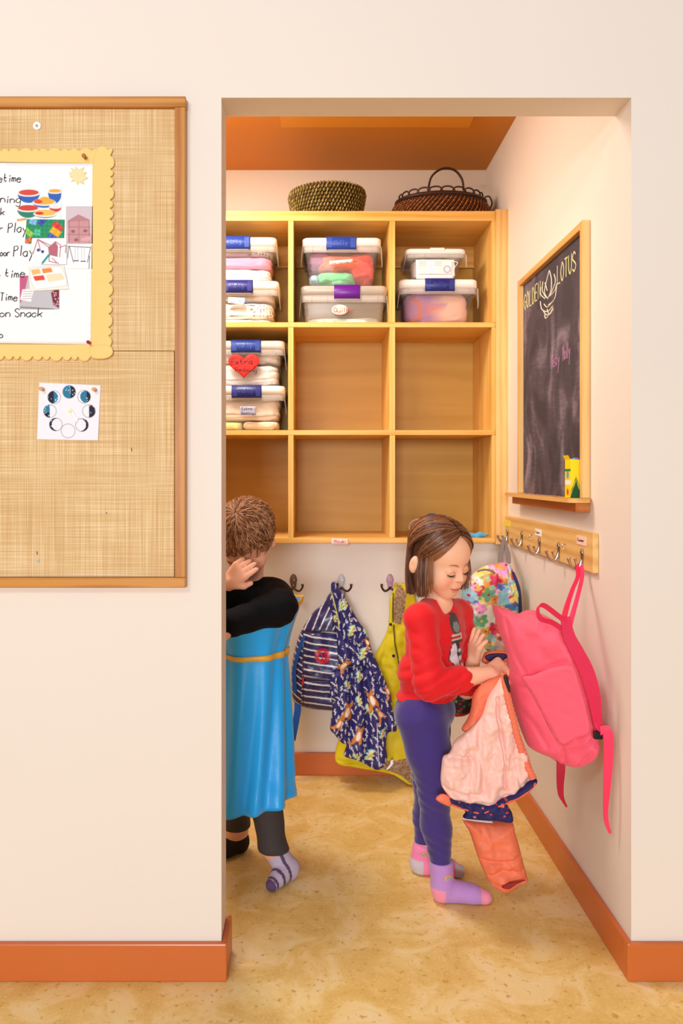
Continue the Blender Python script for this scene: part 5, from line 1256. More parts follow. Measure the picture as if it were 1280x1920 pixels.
# ================================================================== jacket the girl is holding
jk = thing('coral_jacket', 'coral child jacket held inside out by the girl, pale pink lining showing', 'jacket', P(930, 1670, 2.03))
M_lin = plain('pale_pink_lining', (250, 202, 190), .38, var=.03, vscale=20, bump=.2, bscale=120, spec=.45)
M_cor = plain('coral_shell', (240, 122, 88), .55, var=.06, vscale=18, bump=.25, bscale=150)
M_navp = vcol('navy_red_print', .6)
jY = 2.015
puff('lining', Z5([(905, -40), (860, 30), (800, 190), (700, 290), (610, 360), (570, 450), (522, 478), (508, 560), (503, 650), (520, 710), (585, 790), (690, 822), (850, 842), (960, 800), (1100, 735), (1190, 650), (1180, 520), (1120, 360), (1060, 220), (1010, 70), (985, -60), (960, -120)]), lambda x, y: jY + 0 * x, .028, M_lin, jk, s=1.8, R=18, nz=(.010, 17),
     fold=lambda x, y: .005 * np.sin((x + .28 * (y - 1400)) / 6.2) * np.clip((y - 1320) / 80, 0, 1), creases=[(Z5([(915, 20), (920, 160), (945, 270), (965, 480), (980, 700)]), .016, 3), (Z5([(800, 200), (790, 420), (820, 700)]), .012, 6), (Z5([(560, 470), (640, 460), (720, 480)]), .010, 4), (Z5([(700, 300), (740, 520), (720, 760)]), .010, 6), (Z5([(1040, 280), (1060, 500), (1090, 700)]), .008, 5), (Z5([(520, 690), (640, 740), (760, 740)]), .008, 5)])
puff('shell', Z7([(345, 560), (300, 590), (190, 640), (110, 720), (90, 830), (60, 920), (20, 985), (60, 1010), (140, 950), (220, 850), (300, 700), (350, 640)]), jY + .035, .02, M_cor, jk, s=2.2, R=12, nz=(.005, 18))
# gathered edge
pts = [P(x, y, jY - .028) for x, y in ((944, 1262), (948, 1290), (954, 1318), (962, 1350), (971, 1385), (980, 1415), (990, 1440), (1000, 1460))]
d = catmull(pts, 12); rad = [.0085 + .0016 * math.sin(i * 1.9) * (1 if i > 20 else .3) for i in range(len(d))]
mb = MB(); mb.add(*tube(d, rad, 12, 1, flat=(1, .55), up=(0, -1, 0))); mb.build('elastic_edge', M_cor, jk, True)
puff('placket', Z7([(335, 600), (362, 585), (385, 700), (372, 710)]), jY - .046, .003, plain('black_zip', (36, 22, 30), .5), jk, s=1.6, R=3)
def pf_nav(px, py):
    p = Paint(px, py, (38, 34, 92)); r = random.Random(3)
    for i in range(60): p.disc(r.uniform(840, 1010), r.uniform(1455, 1545), r.uniform(1.2, 3), r.choice([(226, 84, 70), (206, 60, 60), (240, 130, 110)]), r.uniform(1, 2.2))
    return p
puff('patterned_hem', Z5([(575, 790), (640, 812), (730, 820), (850, 835), (960, 795), (1090, 725), (1160, 665), (1215, 640), (1225, 665), (1180, 715), (1090, 775), (1000, 815), (1040, 900), (1030, 965), (880, 950), (680, 935), (690, 890), (640, 850), (590, 830)]), jY - .022, .014, M_navp, jk, s=1.3, R=7, nz=(.004, 9), paint=pf_nav)
mb = MB(); mb.add(*tube([P(x, y, jY - .034) for x, y in Z5([(590, 838), (680, 870), (800, 900), (870, 880), (960, 840), (1090, 785), (1180, 722), (1215, 672)])], .0024, 8, 6)); mb.build('coral_piping', plain('coral_cord', (236, 96, 70), .5), jk, True)
puff('sleeve', Z5([(668, 940), (760, 945), (880, 962), (1030, 958), (1060, 1040), (1090, 1140), (1120, 1260), (1150, 1370), (1150, 1400), (1080, 1430), (1020, 1475), (960, 1480), (915, 1455), (860, 1400), (810, 1300), (760, 1160), (720, 1040)]), jY + .03, .036, M_cor, jk, s=1.8, R=22, nz=(.008, 18), creases=[(Z5([(860, 1410), (1000, 1385), (1150, 1365)]), .012, 3), (Z5([(800, 1220), (950, 1230), (1080, 1190)]), .007, 4), (Z5([(860, 1330), (960, 1290), (1100, 1300)]), .006, 4), (Z5([(860, 980), (900, 1150)]), .005, 6)])
puff('cuff_opening', Z5([(960, 1455), (1010, 1425), (1085, 1405), (1140, 1400), (1075, 1432), (1015, 1468)]), jY - .012, .004, plain('dark_red_cuff', (150, 34, 34), .7), jk, s=1.5, R=4)
mb = MB(); mb.add(*tube([P(x, y, jY - .012) for x, y in Z5([(668, 936), (740, 948), (820, 958), (890, 964)])], .0045, 8, 6, flat=(1, .5))); mb.build('reflective_tape', plain('silver_tape', (240, 236, 246), .4), jk, True)
puff('hem_tab', Z5([(466, 792), (515, 756), (585, 782), (580, 845), (520, 830)]), jY - .01, .012, M_cor, jk, s=1.8, R=8)
# collar around the hand
puff('collar', Z7([(180, 440), (200, 410), (260, 400), (350, 396), (400, 400), (420, 470), (380, 600), (330, 590), (260, 520), (200, 500), (170, 480)]), 2.175, .014, M_cor, jk, s=2, R=8, nz=(.004, 12))
puff('collar_lining', Z7([(195, 450), (230, 425), (330, 420), (370, 440), (330, 470), (230, 480)]), 2.158, .004, plain('navy_lining', (40, 30, 80), .6), jk, s=1.6, R=4)
def pf_df(px, py):
    p = Paint(px, py, (36, 20, 26)); r = random.Random(8)
    for i in range(26): p.disc(r.uniform(848, 885), r.uniform(1300, 1345), r.uniform(1, 2.6), r.choice([(120, 150, 40), (170, 20, 40), (60, 100, 40)]))
    p.put((py - 1333) / 3, (176, 12, 40)); return p
puff('floral_sleeve', [(848, 1300), (880, 1296), (888, 1318), (880, 1336), (862, 1343), (846, 1338)], 2.26, .02, vcol('dark_floral', .6), jk, s=1.5, R=9, paint=pf_df)
# ================================================================== people
from mathutils.bvhtree import BVHTree
def skin_mat(name):
    m = vcol(name, .5, .05, 300, .35); b = m.node_tree.nodes['Principled BSDF']
    b.inputs['Subsurface Weight'].default_value = .12; b.inputs['Subsurface Radius'].default_value = (.012, .005, .003); b.inputs['Subsurface Scale'].default_value = .4
    return m
M_skin = skin_mat('skin')
M_leg = plain('navy_velour', (62, 44, 122), .85, var=.05, vscale=30, bump=.15, bscale=200, sheen=.35)
def nv(v): v = np.array(v, float); return v / np.linalg.norm(v)
class Frame:
    def __init__(s, C, yaw, pitch, roll=0):
        s.C = np.array(C, float); y, p = math.radians(yaw), math.radians(pitch)
        s.s = np.array((math.cos(y), math.sin(y), 0)); s.f = np.array((math.sin(y) * math.cos(p), -math.cos(y) * math.cos(p), -math.sin(p)))
        s.u = np.cross(s.f, s.s)
        r = math.radians(roll); s.s, s.u = s.s * math.cos(r) + s.u * math.sin(r), s.u * math.cos(r) - s.s * math.sin(r)
        s.M = np.array([s.s, s.f, s.u])
    def __call__(s, a, b, c): return s.C + s.s * a + s.f * b + s.u * c
    def loc(s, V): return (V - s.C) @ s.M.T
def build_head(G, H, k=1.0, ear=0.0):
    E = lambda c, r, kk=.012, **q: G.ell(H(*[v * k for v in c]), [v * k for v in r], H.M, kk, **q)
    E((0, -.014, .030), (.070, .086, .074)); E((0, .016, -.022), (.058, .060, .066), .02)
    E((0, .030, .030), (.055, .048, .045), .02)
    for s_ in (-1, 1):
        E((s_ * .031, .040, -.040), (.029, .033, .030), .02)
        E((s_ * .028, .066, -.008), (.016, .010, .011), .006)
    E((0, .054, -.084), (.022, .018, .016), .018)
    E((0, .040, -.066), (.038, .032, .026), .02)
    G.cap(H(0, .072 * k, .004 * k), H(0, .085 * k, -.027 * k), .005 * k, .0085 * k, .010)
    for s_ in (-1, 1): G.ell(H(s_ * .009 * k, .079 * k, -.030 * k), [.006 * k, .007 * k, .005 * k], H.M, .005)
    E((0, .073, -.048), (.020, .010, .010), .010)
    E((0, .0795, -.0545), (.019, .0065, .0042), .003); E((0, .0765, -.0625), (.015, .0068, .0052), .003)
    for s_ in (-1, 1):
        G.ell(H(s_ * .029 * k, .080 * k, .006 * k), [.014 * k, .008 * k, .005 * k], H.M, .008, True)
        G.ell(H(s_ * (.070 + ear) * k, -.018 * k, -.018 * k), [(.007 + ear * .4) * k, .015 * k, .026 * k], H.M, .004)
        G.ell(H(s_ * (.079 + ear * 1.4) * k, -.014 * k, -.016 * k), [.006 * k, .008 * k, .014 * k], H.M, .003, True)
def face_paint(V, H, col, k=1.0):
    q = H.loc(V) / k; a, b, c = q[:, 0], q[:, 1], q[:, 2]
    def mix(m, rgb): 
        m = np.clip(m, 0, 1)[:, None]; col[:] = col * (1 - m) + np.array(lin(rgb)) * m
    fr = b > .03
    for s_ in (-1, 1): mix(.45 * np.exp(-((a - s_ * .036) ** 2 + (c + .038) ** 2) / .018 ** 2) * fr, (240, 150, 130))
    w_ = np.abs(a) / .019; mo = (w_ < 1) & fr
    mix(mo * np.exp(-((c + .0585) / (.0062 * np.sqrt(np.clip(1 - w_ ** 2, .02, 1)))) ** 2) * .9, (206, 96, 92))
    mix(mo * np.exp(-((c + .0588) / .0012) ** 2) * .8, (130, 50, 50))
    for s_ in (-1, 1): mix(.6 * np.exp(-(((a - s_ * .0075) / .003) ** 2 + ((c + .034) / .002) ** 2)) * fr, (150, 70, 56))
def hand(G, W, d, n, L=.085, curl=(.3, .35, .4, .5), th=None, rw=.0085, side=1, spread=.10):
    """W wrist point, d direction of the palm, n palm normal (the palm faces n); thumb on +side of cross(d,n)"""
    d, n = nv(d), nv(n); n = nv(n - d * d.dot(n)); s_ = np.cross(d, n) * side
    W = np.array(W, float); pl = L * .5; w_ = L * .22
    for o_ in (-.75, -.25, .25, .75):
        G.cap(W + s_ * w_ * o_ * .7, W + d * pl + s_ * w_ * o_ * 1.35, L * .115, L * .105, .006)
    lens = (.42, .48, .44, .34)
    for i, (o_, ln) in enumerate(zip((.78, .26, -.26, -.78), lens)):
        p = W + d * pl * .92 + s_ * w_ * o_ * 1.35; dd = nv(d + s_ * spread * o_); c = curl[i]; r = rw
        for j, fr in enumerate((.45, .30, .25)):
            a = c * (j + 1) * 1.0
            dv = dd * math.cos(a) + n * math.sin(a); p2 = p + dv * L * ln * fr; G.cap(p, p2, r, r * .92, .0025); p = p2; r *= .92
    t0 = W + d * pl * .18 + s_ * w_ * .9; t1 = t0 + (nv(s_ * .8 + d * .75 + n * .3)) * L * .26; t2 = t1 + nv(s_ * .25 + d * 1.0 + n * .55) * L * .22
    G.cap(t0, t1, rw * 1.35, rw * 1.15, .006); G.cap(t1, t2, rw * 1.12, rw * .95, .003)
def strands(mb, H, rng, n, k, roots, col_fn, r=.0011, npt=12):
    for i in range(n):
        pts = roots(rng, i)
        if pts is None: continue
        v, f = tube(pts, [r * .7] + [r] * (len(pts) - 2) + [r * .4], 4, 1, caps=False); mb.add(v, f, lin(col_fn(rng, i)))
# ------------------------------------------------------------------ girl
girl = thing('person', 'small child with brown bob hair, red long-sleeved shirt and navy leggings, holding a coral jacket', 'person', P(830, 1692, 2.14))
girl.location.z = 0
H = Frame(P(826, 1046, 2.17), 40, 20, 3)
G = SDF((.20, 1.96, -.002), (.66, 2.40, 1.125), .0026)
build_head(G, H, ear=.014)
g = lambda x, y, Y: np.array(P(x, y, Y))
ts, tf = np.array((.574, .819, 0)), np.array((.819, -.574, 0)); TM = np.array([ts, tf, (0, 0, 1.0)])
neck0 = g(822, 1130, 2.19)
G.cap(H(0, -.018, -.055), neck0, .033, .036, .015)
G.ell(g(815, 1185, 2.19), [.092, .064, .075], TM, .02); G.ell(g(810, 1260, 2.185), [.082, .074, .07], TM, .02); G.ell(g(797, 1325, 2.19), [.090, .076, .065], TM, .02)
shn, shf = g(788, 1161, 2.105), g(858, 1152, 2.27)
G.cap(shn, neck0 + (0, 0, -.02), .033, .036, .02); G.cap(shf, neck0 + (0, 0, -.02), .033, .036, .02)
eln, wrn = g(806, 1283, 2.055), g(918, 1262, 2.085)
G.cap(shn, eln, .033, .028, .01); G.cap(eln, eln * .45 + wrn * .55, .030, .0275, .006); G.cap(eln * .45 + wrn * .55, wrn, .0275, .0195, .01)
hand(G, wrn + (0, 0, .001), np.array(g(965, 1240, 2.13)) - wrn, (.15, .75, -.65), .098, (.22, .28, .34, .42), side=-1, rw=.0078)
elf, wrf = g(874, 1292, 2.22), g(888, 1236, 2.165)
G.cap(shf, elf, .031, .026, .01); G.cap(elf, wrf, .027, .019, .01)
hand(G, wrf, np.array(g(897, 1170, 2.135)) - wrf, (.85, .25, .15), .092, (.10, .14, .2, .3), side=1, rw=.0075, spread=.22)
# legs and feet
nl = [g(790, 1345, 2.14), g(804, 1410, 2.13), g(813, 1490, 2.12), g(817, 1545, 2.13), g(827, 1620, 2.125), g(829, 1660, 2.125)]
nr = [.072, .062, .0405, .0405, .028, .026]
fl = [g(802, 1345, 2.25), g(802, 1410, 2.255), g(803, 1475, 2.265), g(800, 1530, 2.285), g(793, 1592, 2.285), g(790, 1615, 2.285)]
fr_ = [.070, .058, .040, .037, .028, .026]
G.chain(nl, [r - .004 for r in nr], .012); G.chain(fl, [r - .004 for r in fr_], .012)
def foot(S_, an, heel, ball, toe, e=0.0, k=.012):
    S_.cap(an, heel, .027 + e, .024 + e, k); S_.cap(heel, ball, .024 + e, .021 + e, k); S_.cap(ball, toe, .021 + e, .0155 + e, k); S_.cap(an + np.array((.004, 0, -.01)), (np.array(heel) * .35 + np.array(ball) * .65) + (0, 0, .004), .027 + e, .021 + e, k)
nf = (nl[5], np.array((g(829, 1675, 2.125)[0], 2.130, .0275)), np.array((g(884, 1680, 2.12)[0], 2.118, .0250)), np.array((g(909, 1682, 2.11)[0], 2.112, .0195)))
ff = (fl[5], np.array((g(788, 1620, 2.28)[0], 2.285, .0275)), np.array((g(838, 1620, 2.27)[0], 2.262, .0250)), np.array((g(859, 1620, 2.26)[0], 2.252, .0195)))
foot(G, *nf); foot(G, *ff)
v, f = G.mesh(); v = relax(v, f, 2, .45)
col = np.tile(np.array(lin((246, 190, 156))), (len(v), 1)); face_paint(v, H, col)
hands_ = (v[:, 0] > g(905, 0, 2.1)[0] - .0) & (v[:, 2] < .98) & (v[:, 2] > .5)
body = obj('body', v, f, M_skin, girl, True, col=col)
bvh = BVHTree.FromPolygons([tuple(q) for q in v], [tuple(int(i) for i in q) for q in f])
def onface(F_, a, c, off=.0006):
    o_ = F_(a, .16, c); h = bvh.ray_cast(Vector(o_), Vector(-F_.f)); return np.array(h[0]) + F_.f * off if h[0] is not None else F_(a, .075, c)
# eyes: lowered lids with lashes; brows
for s_ in (-1, 1):
    mb = MB(); arc = [(s_ * .0165, -.0155), (s_ * .022, -.0175), (s_ * .029, -.0185), (s_ * .036, -.0175), (s_ * .042, -.0145)]
    mb.add(*tube([onface(H, a, c, .0010) for a, c in arc], [.0006, .0014, .0018, .0017, .0008], 6, 5))
    for i in range(9):
        t = i / 8; a = s_ * (.0195 + .022 * t); c = -.0182 + .003 * abs(t - .45) ; p = onface(H, a, c, .001)
        mb.add(*tube([p, p + H.f * .004 - H.u * .002 + H.s * s_ * .0015 * t, p + H.f * .0065 - H.u * .0028 + H.s * s_ * .003 * t], [.0005, .0004, .0002], 4, 1))
    mb.build('eyelashes', plain('dark_lashes', (48, 26, 20), .6), body, True)
    mb = MB(); mb.add(*tube([onface(H, s_ * a, c, .0003) for a, c in ((.018, -.009), (.024, -.0055), (.031, -.0048), (.040, -.009))], .0006, 6, 5)); mb.build('lid_crease', plain('lid_fold', (186, 118, 92), .6), body, True)
    mb = MB(); mb.add(*tube([onface(H, s_ * a, c, .0002) for a, c in ((.013, .009), (.021, .0135), (.031, .0145), (.040, .011))], [.0010, .0018, .0018, .0008], 6, 5, flat=(1, 1))); mb.build('eyebrow', plain('brow_hair', (164, 110, 76), .8), body, True)
# hair
M_hair = vcol('brown_hair', .34, 0, spec=.5)
rg = random.Random(31)
HC = H(0, -.014, .030); HR = np.array((.0735, .0895, .0765))
def on_el(dv, off): return np.array(HC) + (dv[0] * (HR[0] + off)) * H.s + (dv[1] * (HR[1] + off)) * H.f + (dv[2] * (HR[2] + off)) * H.u
zbot = P(0, 1112, 2.17)[2]
def hair_path(q, side, off, az, lenj=0, inw=.15, jit=0):
    """q 0 front .. 1 crown/back along the parting; az final azimuth in degrees from the face direction"""
    r0 = nv((side * .03 + .05 * (1 - q) * 0, math.cos(math.radians(48 + 64 * q)), math.sin(math.radians(48 + 64 * q)) ))
    a = math.radians(az); r1 = np.array((side * math.sin(a), math.cos(a), -.22 + jit)); r1 = nv(r1)
    om = math.acos(np.clip(r0.dot(r1), -1, 1)); pts = []
    N1 = 8
    for i in range(N1 + 1):
        t = i / N1; dv = (math.sin((1 - t) * om) * r0 + math.sin(t * om) * r1) / math.sin(om)
        bulge = off + .004 * math.sin(t * math.pi); pts.append(on_el(dv, bulge))
    e = pts[-1]; zb = zbot + lenj; drop = max(e[2] - zb, .004)
    out = nv((e - np.array(HC)) * (1, 1, 0))
    for i in range(1, 6):
        t = i / 5; pts.append(np.array((e[0], e[1], e[2] - drop * t)) + out * (.005 * math.sin(t * 2.4) + .004 * t - inw * .06 * t ** 3))
    return pts
def azmin(q, side=1): return (60 if side > 0 else 76) + 26 * q
mb = MB()
# under layer: closed shell
for side in (-1, 1):
    rows_ = []
    for j in range(26):
        u_ = j / 25; a0_ = 64 if side > 0 else 80; az = a0_ + (181 - a0_) * u_; q = min(1, .02 + u_ * 1.05)
        if side < 0 and 84 < az < 104: pass
        rows_.append(hair_path(q, side, -.0005, az, .008 + (.004 if side < 0 else 0), .2))
    rows_ = np.array(rows_); nn_, mm_ = rows_.shape[:2]
    v = rows_.reshape(-1, 3); f = [(i * mm_ + j, i * mm_ + j + 1, (i + 1) * mm_ + j + 1, (i + 1) * mm_ + j) for i in range(nn_ - 1) for j in range(mm_ - 1)]
    if side < 0: f = [q[::-1] for q in f]
    mb.add(v, f, lin((66, 36, 22)))
HCOL = [(96, 54, 34), (78, 42, 26), (116, 68, 42), (60, 32, 20), (138, 86, 54), (88, 48, 30)]
def hcol(r, i): return r.choice(HCOL) if r.random() > .05 else (172, 112, 70)
ear_lo, ear_hi = 93, 113
for i in range(2300):
    side = -1 if rg.random() < .6 else 1
    q = rg.random() ** .8; az = azmin(q * .9, side) + (180 - azmin(q * .9, side)) * min(1, max(0, q + rg.uniform(-.12, .12)))
    off = rg.uniform(0, .0085)
    if side < 0 and 94 < az < 120:            # the right ear pokes through
        az = rg.choice([rg.uniform(84, 94), rg.uniform(120, 132)])
    lj = rg.uniform(-.006, .012)
    if side > 0: lj += .012
    pts = hair_path(q, side, off, az, lj, rg.uniform(.0, .35), rg.uniform(-.06, .1))
    v, f = tube(pts, [.0008] + [.0012] * (len(pts) - 2) + [.0005], 4, 1, caps=False); mb.add(v, f, lin(hcol(rg, i)))
# thin fringe wisps swept over the temples
for i in range(230):
    side = -1 if rg.random() < .55 else 1; az = rg.uniform(62, 80) if side < 0 else rg.uniform(48, 66)
    pts = hair_path(rg.uniform(0, .12), side, rg.uniform(.0, .004), az, rg.uniform(0, .05), rg.uniform(0, .2), rg.uniform(-.1, .2))
    v, f = tube(pts, [.0006] + [.0008] * (len(pts) - 2) + [.0003], 4, 1, caps=False); mb.add(v, f, lin(rg.choice([(150, 96, 60), (176, 118, 76), (120, 72, 44)])))
mb.build('hair', M_hair, girl, True)
# shirt
def smax(a, b, k): h = np.clip(.5 - .5 * (b - a) / k, 0, 1); return b * (1 - h) + a * h + k * h * (1 - h)
T = SDF((.18, 1.95, .55), (.60, 2.42, 1.06), .004)
T.ell(g(815, 1188, 2.19), [.104, .076, .090], TM, .02); T.ell(g(808, 1262, 2.18), [.096, .090, .085], TM, .03); T.ell(g(797, 1330, 2.185), [.104, .092, .075], TM, .03)
T.cap(shn, neck0 + (-.005, 0, -.022), .043, .042, .025); T.cap(shf, neck0 + (0, 0, -.022), .042, .042, .025)
T.cap(shn, eln, .0405, .038, .015); slv = eln * .50 + wrn * .50; T.cap(eln, slv, .041, .033, .012)
T.cap(shf, elf, .042, .034, .018); T.cap(elf, elf * .7 + wrf * .3, .034, .030, .012)
T.cap(H(0, -.012, -.05), neck0 + (.0, -.0, .0), .036, .040, .004, True); T.cap(neck0 + (.004, -.01, .01), g(845, 1149, 2.115), .036, .010, .006, True)
X, Y, Z = T.grid()
wr = (vnoise(X * 16, Y * 16, Z * 34) * .008 + (.5 - 2 * np.abs(vnoise((X + Z * .6) * 26, Y * 20, (Z - X * .5) * 44, 4))) * .0035)
hem = (P(0, 1313, 2.18)[2] - (X - g(742, 0, 2.18)[0]) * .24) + .006 * np.sin(X * 40)
fold = -.006 * np.abs(np.sin((Z - X * .55) * 95)) * np.exp(-((Z - .62) / .08) ** 2) - .003 * np.abs(np.sin((Z + X * .4) * 80)) * np.exp(-((Z - .72) / .06) ** 2)
T.V = smax(T.V + wr * .7 + fold, hem - Z, .004).astype(np.float32)
v, f = T.mesh(); v = relax(v, f, 1, .4)
red = (226, 18, 28)
col = np.tile(np.array(lin(red)), (len(v), 1))
fc = np.array([tuple(q) for q in f]); 
# printed figure on the chest, painted by position seen along the chest direction
def chest_xy(v):
    """chest coordinates (cm): u across, w up, measured on the shirt front"""
    return ((v - g(873, 1225, 2.10)) @ np.array((.60, .80, 0)) * 100 - 1.9) / 1.15, (v[:, 2] - g(860, 1222, 2.10)[2]) * 100 / 1.15
u_, w_ = chest_xy(v)
o0 = v - g(815, 1225, 2.19); front = (o0 @ tf > .03)
def ink(m, c):
    m = m & front; col[m] = lin(c)
ink((u_ / 2.0) ** 2 + ((w_ - 6.0) / 2.7) ** 2 < 1, (70, 62, 66)); ink(((u_ - .2) / 1.3) ** 2 + ((w_ - 5.2) / 1.3) ** 2 < 1, (128, 140, 132))
ink((np.abs(u_) < 2.2) & (w_ < 3.6) & (w_ > 1.6), (214, 226, 214)); ink((np.abs(u_ + w_ * .3) < 2.4) & (w_ < 3.1) & (w_ > 2.5), (190, 40, 40)); ink((np.abs(u_) < 2.2) & (w_ < 2.2) & (w_ > 1.6), (40, 60, 50))
ink(((u_ + .4) / 2.4) ** 2 + ((w_ + 2.2) / 4.0) ** 2 < 1, (40, 40, 48)); ink(((u_ + .9) / 1.5) ** 2 + ((w_ + 2.4) / 3.8) ** 2 < 1, (226, 226, 232))
for i, c in enumerate(((236, 236, 236), (30, 70, 60), (236, 236, 236), (200, 30, 40), (236, 236, 236), (30, 60, 56))):
    ink((u_ > .9) & (u_ < 2.6) & (w_ < -.2 - i * .9) & (w_ > -1.1 - i * .9), c)
obj('shirt', v, f, vcol('red_jersey', .7, .12, 260, sheen=.15), girl, True, col=col)
# leggings
Lg = SDF((.18, 1.98, .08), (.56, 2.42, .80), .004)
Lg.ell(g(797, 1330, 2.19), [.098, .084, .070], TM, .02); Lg.chain(nl[:5], nr[:5], .014); Lg.chain(fl[:5], fr_[:5], .014)
X, Y, Z = Lg.grid()
n_ = vnoise(X * 18, Y * 18, Z * 26) * .006
kn = lambda z0, x0: .0035 * np.abs(np.sin((Z + (X - x0) * .5) * 120)) * np.exp(-((Z - z0) / .05) ** 2)
cuf = np.where(Y < 2.20, P(0, 1621, 2.125)[2], P(0, 1576, 2.285)[2]) + (X - .35) * .06
Lg.V = smax(Lg.V + n_ - kn(.30, .34) - kn(.16, .36) * .7, cuf - Z, .003).astype(np.float32)
v, f = Lg.mesh(); v = relax(v, f, 1, .4); obj('leggings', v, f, M_leg, girl)
# socks
def sock(pts, an, cuffz, base, tip, motif_c, mot):
    K = SDF(np.min([p for p in pts] + [an], 0) - .06, np.max([p for p in pts] + [an], 0) + .07, .0028)
    K.lo[2] = .001 if K.lo[2] < .001 else K.lo[2]
    foot(K, *pts, e=.0035); K.cap(pts[0], an, .031, .033, .008)
    X, Y, Z = K.grid(); K.V = smax(smax(K.V + vnoise(X * 60, Y * 60, Z * 60) * .0015, Z - cuffz, .003), .0015 - Z, .003).astype(np.float32)
    v, f = K.mesh(); v = relax(v, f, 1, .4); c = np.tile(np.array(lin(base)), (len(v), 1))
    x = v[:, 0]; c[(x < pts[1][0] + .004) & (v[:, 2] < .046)] = lin(tip); c[x > pts[3][0] - .012] = lin(tip)
    ax, az = mot
    d = np.hypot(x - ax, (v[:, 2] - az) * 1.1); ff_ = v[:, 1] < pts[0][1] + .0
    for r_, cc in ((.0145, (226, 120, 140)), (.0115, (236, 190, 90)), (.0085, (120, 170, 150)), (.0055, motif_c)):
        c[ff_ & (d < r_) & (v[:, 2] > az - .001)] = lin(cc)
    c[ff_ & (d < .0035) & (v[:, 2] > az)] = lin(base)
    obj('sock', v, f, vcol('knit_sock', .85, .3, 500, sheen=.2), girl, True, col=c, label='purple and pink sock' if base[2] > base[1] + 50 and base[0] < 220 else 'pink sock with grey heel')
sock(nf, nl[4], P(0, 1613, 2.125)[2], (192, 144, 214), (242, 150, 178), (150, 190, 220), (g(840, 0, 2.1)[0], P(0, 1652, 2.09)[2]))
sock(ff, fl[4], P(0, 1570, 2.285)[2], (246, 138, 184), (206, 196, 206), (120, 180, 150), (g(797, 0, 2.25)[0], P(0, 1606, 2.25)[2]))

# ------------------------------------------------------------------ child in the blue dress
boy = thing('person', 'child bending forward in black top and long blue dress with gold bands, face turned down', 'person', (P(500, 1670, 2.2)[0], 2.25, 0))
B = SDF((-.46, 1.90, -.002), (.05, 2.52, 1.14), .0034)
HB = Frame(P(462, 1012, 2.20), -30, 50, -8)
build_head(B, HB, .98)
b0 = g(468, 1110, 2.27); b1 = g(470, 1200, 2.29); b2 = g(468, 1300, 2.28)
M1 = np.eye(3)
B.cap(HB(0, -.025, -.05), b0, .032, .036, .015)
B.ell(g(472, 1150, 2.28), [.095, .068, .080], M1, .02); B.ell(g(470, 1230, 2.29), [.085, .075, .07], M1, .02); B.ell(b2, [.088, .075, .065], M1, .02)
s1, s2 = g(514, 1118, 2.24), g(428, 1118, 2.28)
B.cap(s1, b0, .036, .036, .02); B.cap(s2, b0, .036, .036, .02)
e1, w1 = g(524, 1138, 2.10), g(436, 1166, 2.03)
B.cap(s1, e1, .032, .028, .01); B.cap(e1, w1, .028, .02, .01); hand(B, w1, g(400, 1178, 2.02) - w1, (0, .5, -.8), .09, (.4, .45, .5, .6), side=1, rw=.0078)
e2, w2 = g(398, 1150, 2.16), g(428, 1092, 2.08)
B.cap(s2, e2, .032, .028, .01); B.cap(e2, w2, .027, .02, .01); hand(B, w2, g(470, 1052, 2.07) - w2, (.3, .9, -.1), .095, (.15, .2, .3, .35), side=-1, rw=.0078)
l1 = [g(492, 1320, 2.26), g(492, 1470, 2.255), g(512, 1590, 2.245), g(535, 1625, 2.24)]
l2 = [g(440, 1320, 2.31), g(436, 1460, 2.33), g(444, 1560, 2.40), g(446, 1575, 2.40)]
B.chain(l1, [.066, .044, .032, .028], .012); B.chain(l2, [.066, .044, .033, .028], .012)
f1 = (l1[3], np.array((l1[3][0] + .012, 2.245, .032)), np.array((g(522, 1650, 2.20)[0], 2.205, .0255)), np.array((g(510, 1650, 2.17)[0], 2.175, .020)))
f2 = (l2[3], np.array((l2[3][0], 2.41, .0285)), np.array((l2[3][0] - .03, 2.375, .0255)), np.array((l2[3][0] - .05, 2.35, .020)))
foot(B, *f1); foot(B, *f2)
v, f = B.mesh(); v = relax(v, f, 2, .45); col = np.tile(np.array(lin((240, 178, 148))), (len(v), 1)); face_paint(v, HB, col, .98)
bb_ = obj('body', v, f, M_skin, boy, True, col=col)
bvh = BVHTree.FromPolygons([tuple(q) for q in v], [tuple(int(i) for i in q) for q in f])
for s_ in (-1, 1):
    mb = MB(); mb.add(*tube([onface(HB, s_ * a, c, .001) for a, c in ((.0165, -.0155), (.022, -.0175), (.029, -.0185), (.036, -.0175), (.042, -.0145))], [.0006, .0014, .0018, .0017, .0008], 6, 5)); mb.build('eyelashes', plain('dark_lashes', (48, 26, 20), .6), bb_, True)
    mb = MB(); mb.add(*tube([onface(HB, s_ * a, c, .0002) for a, c in ((.013, .009), (.021, .0135), (.031, .0145), (.040, .011))], [.0010, .0018, .0018, .0008], 6, 5)); mb.build('eyebrow', plain('brow_hair', (140, 90, 60), .8), bb_, True)
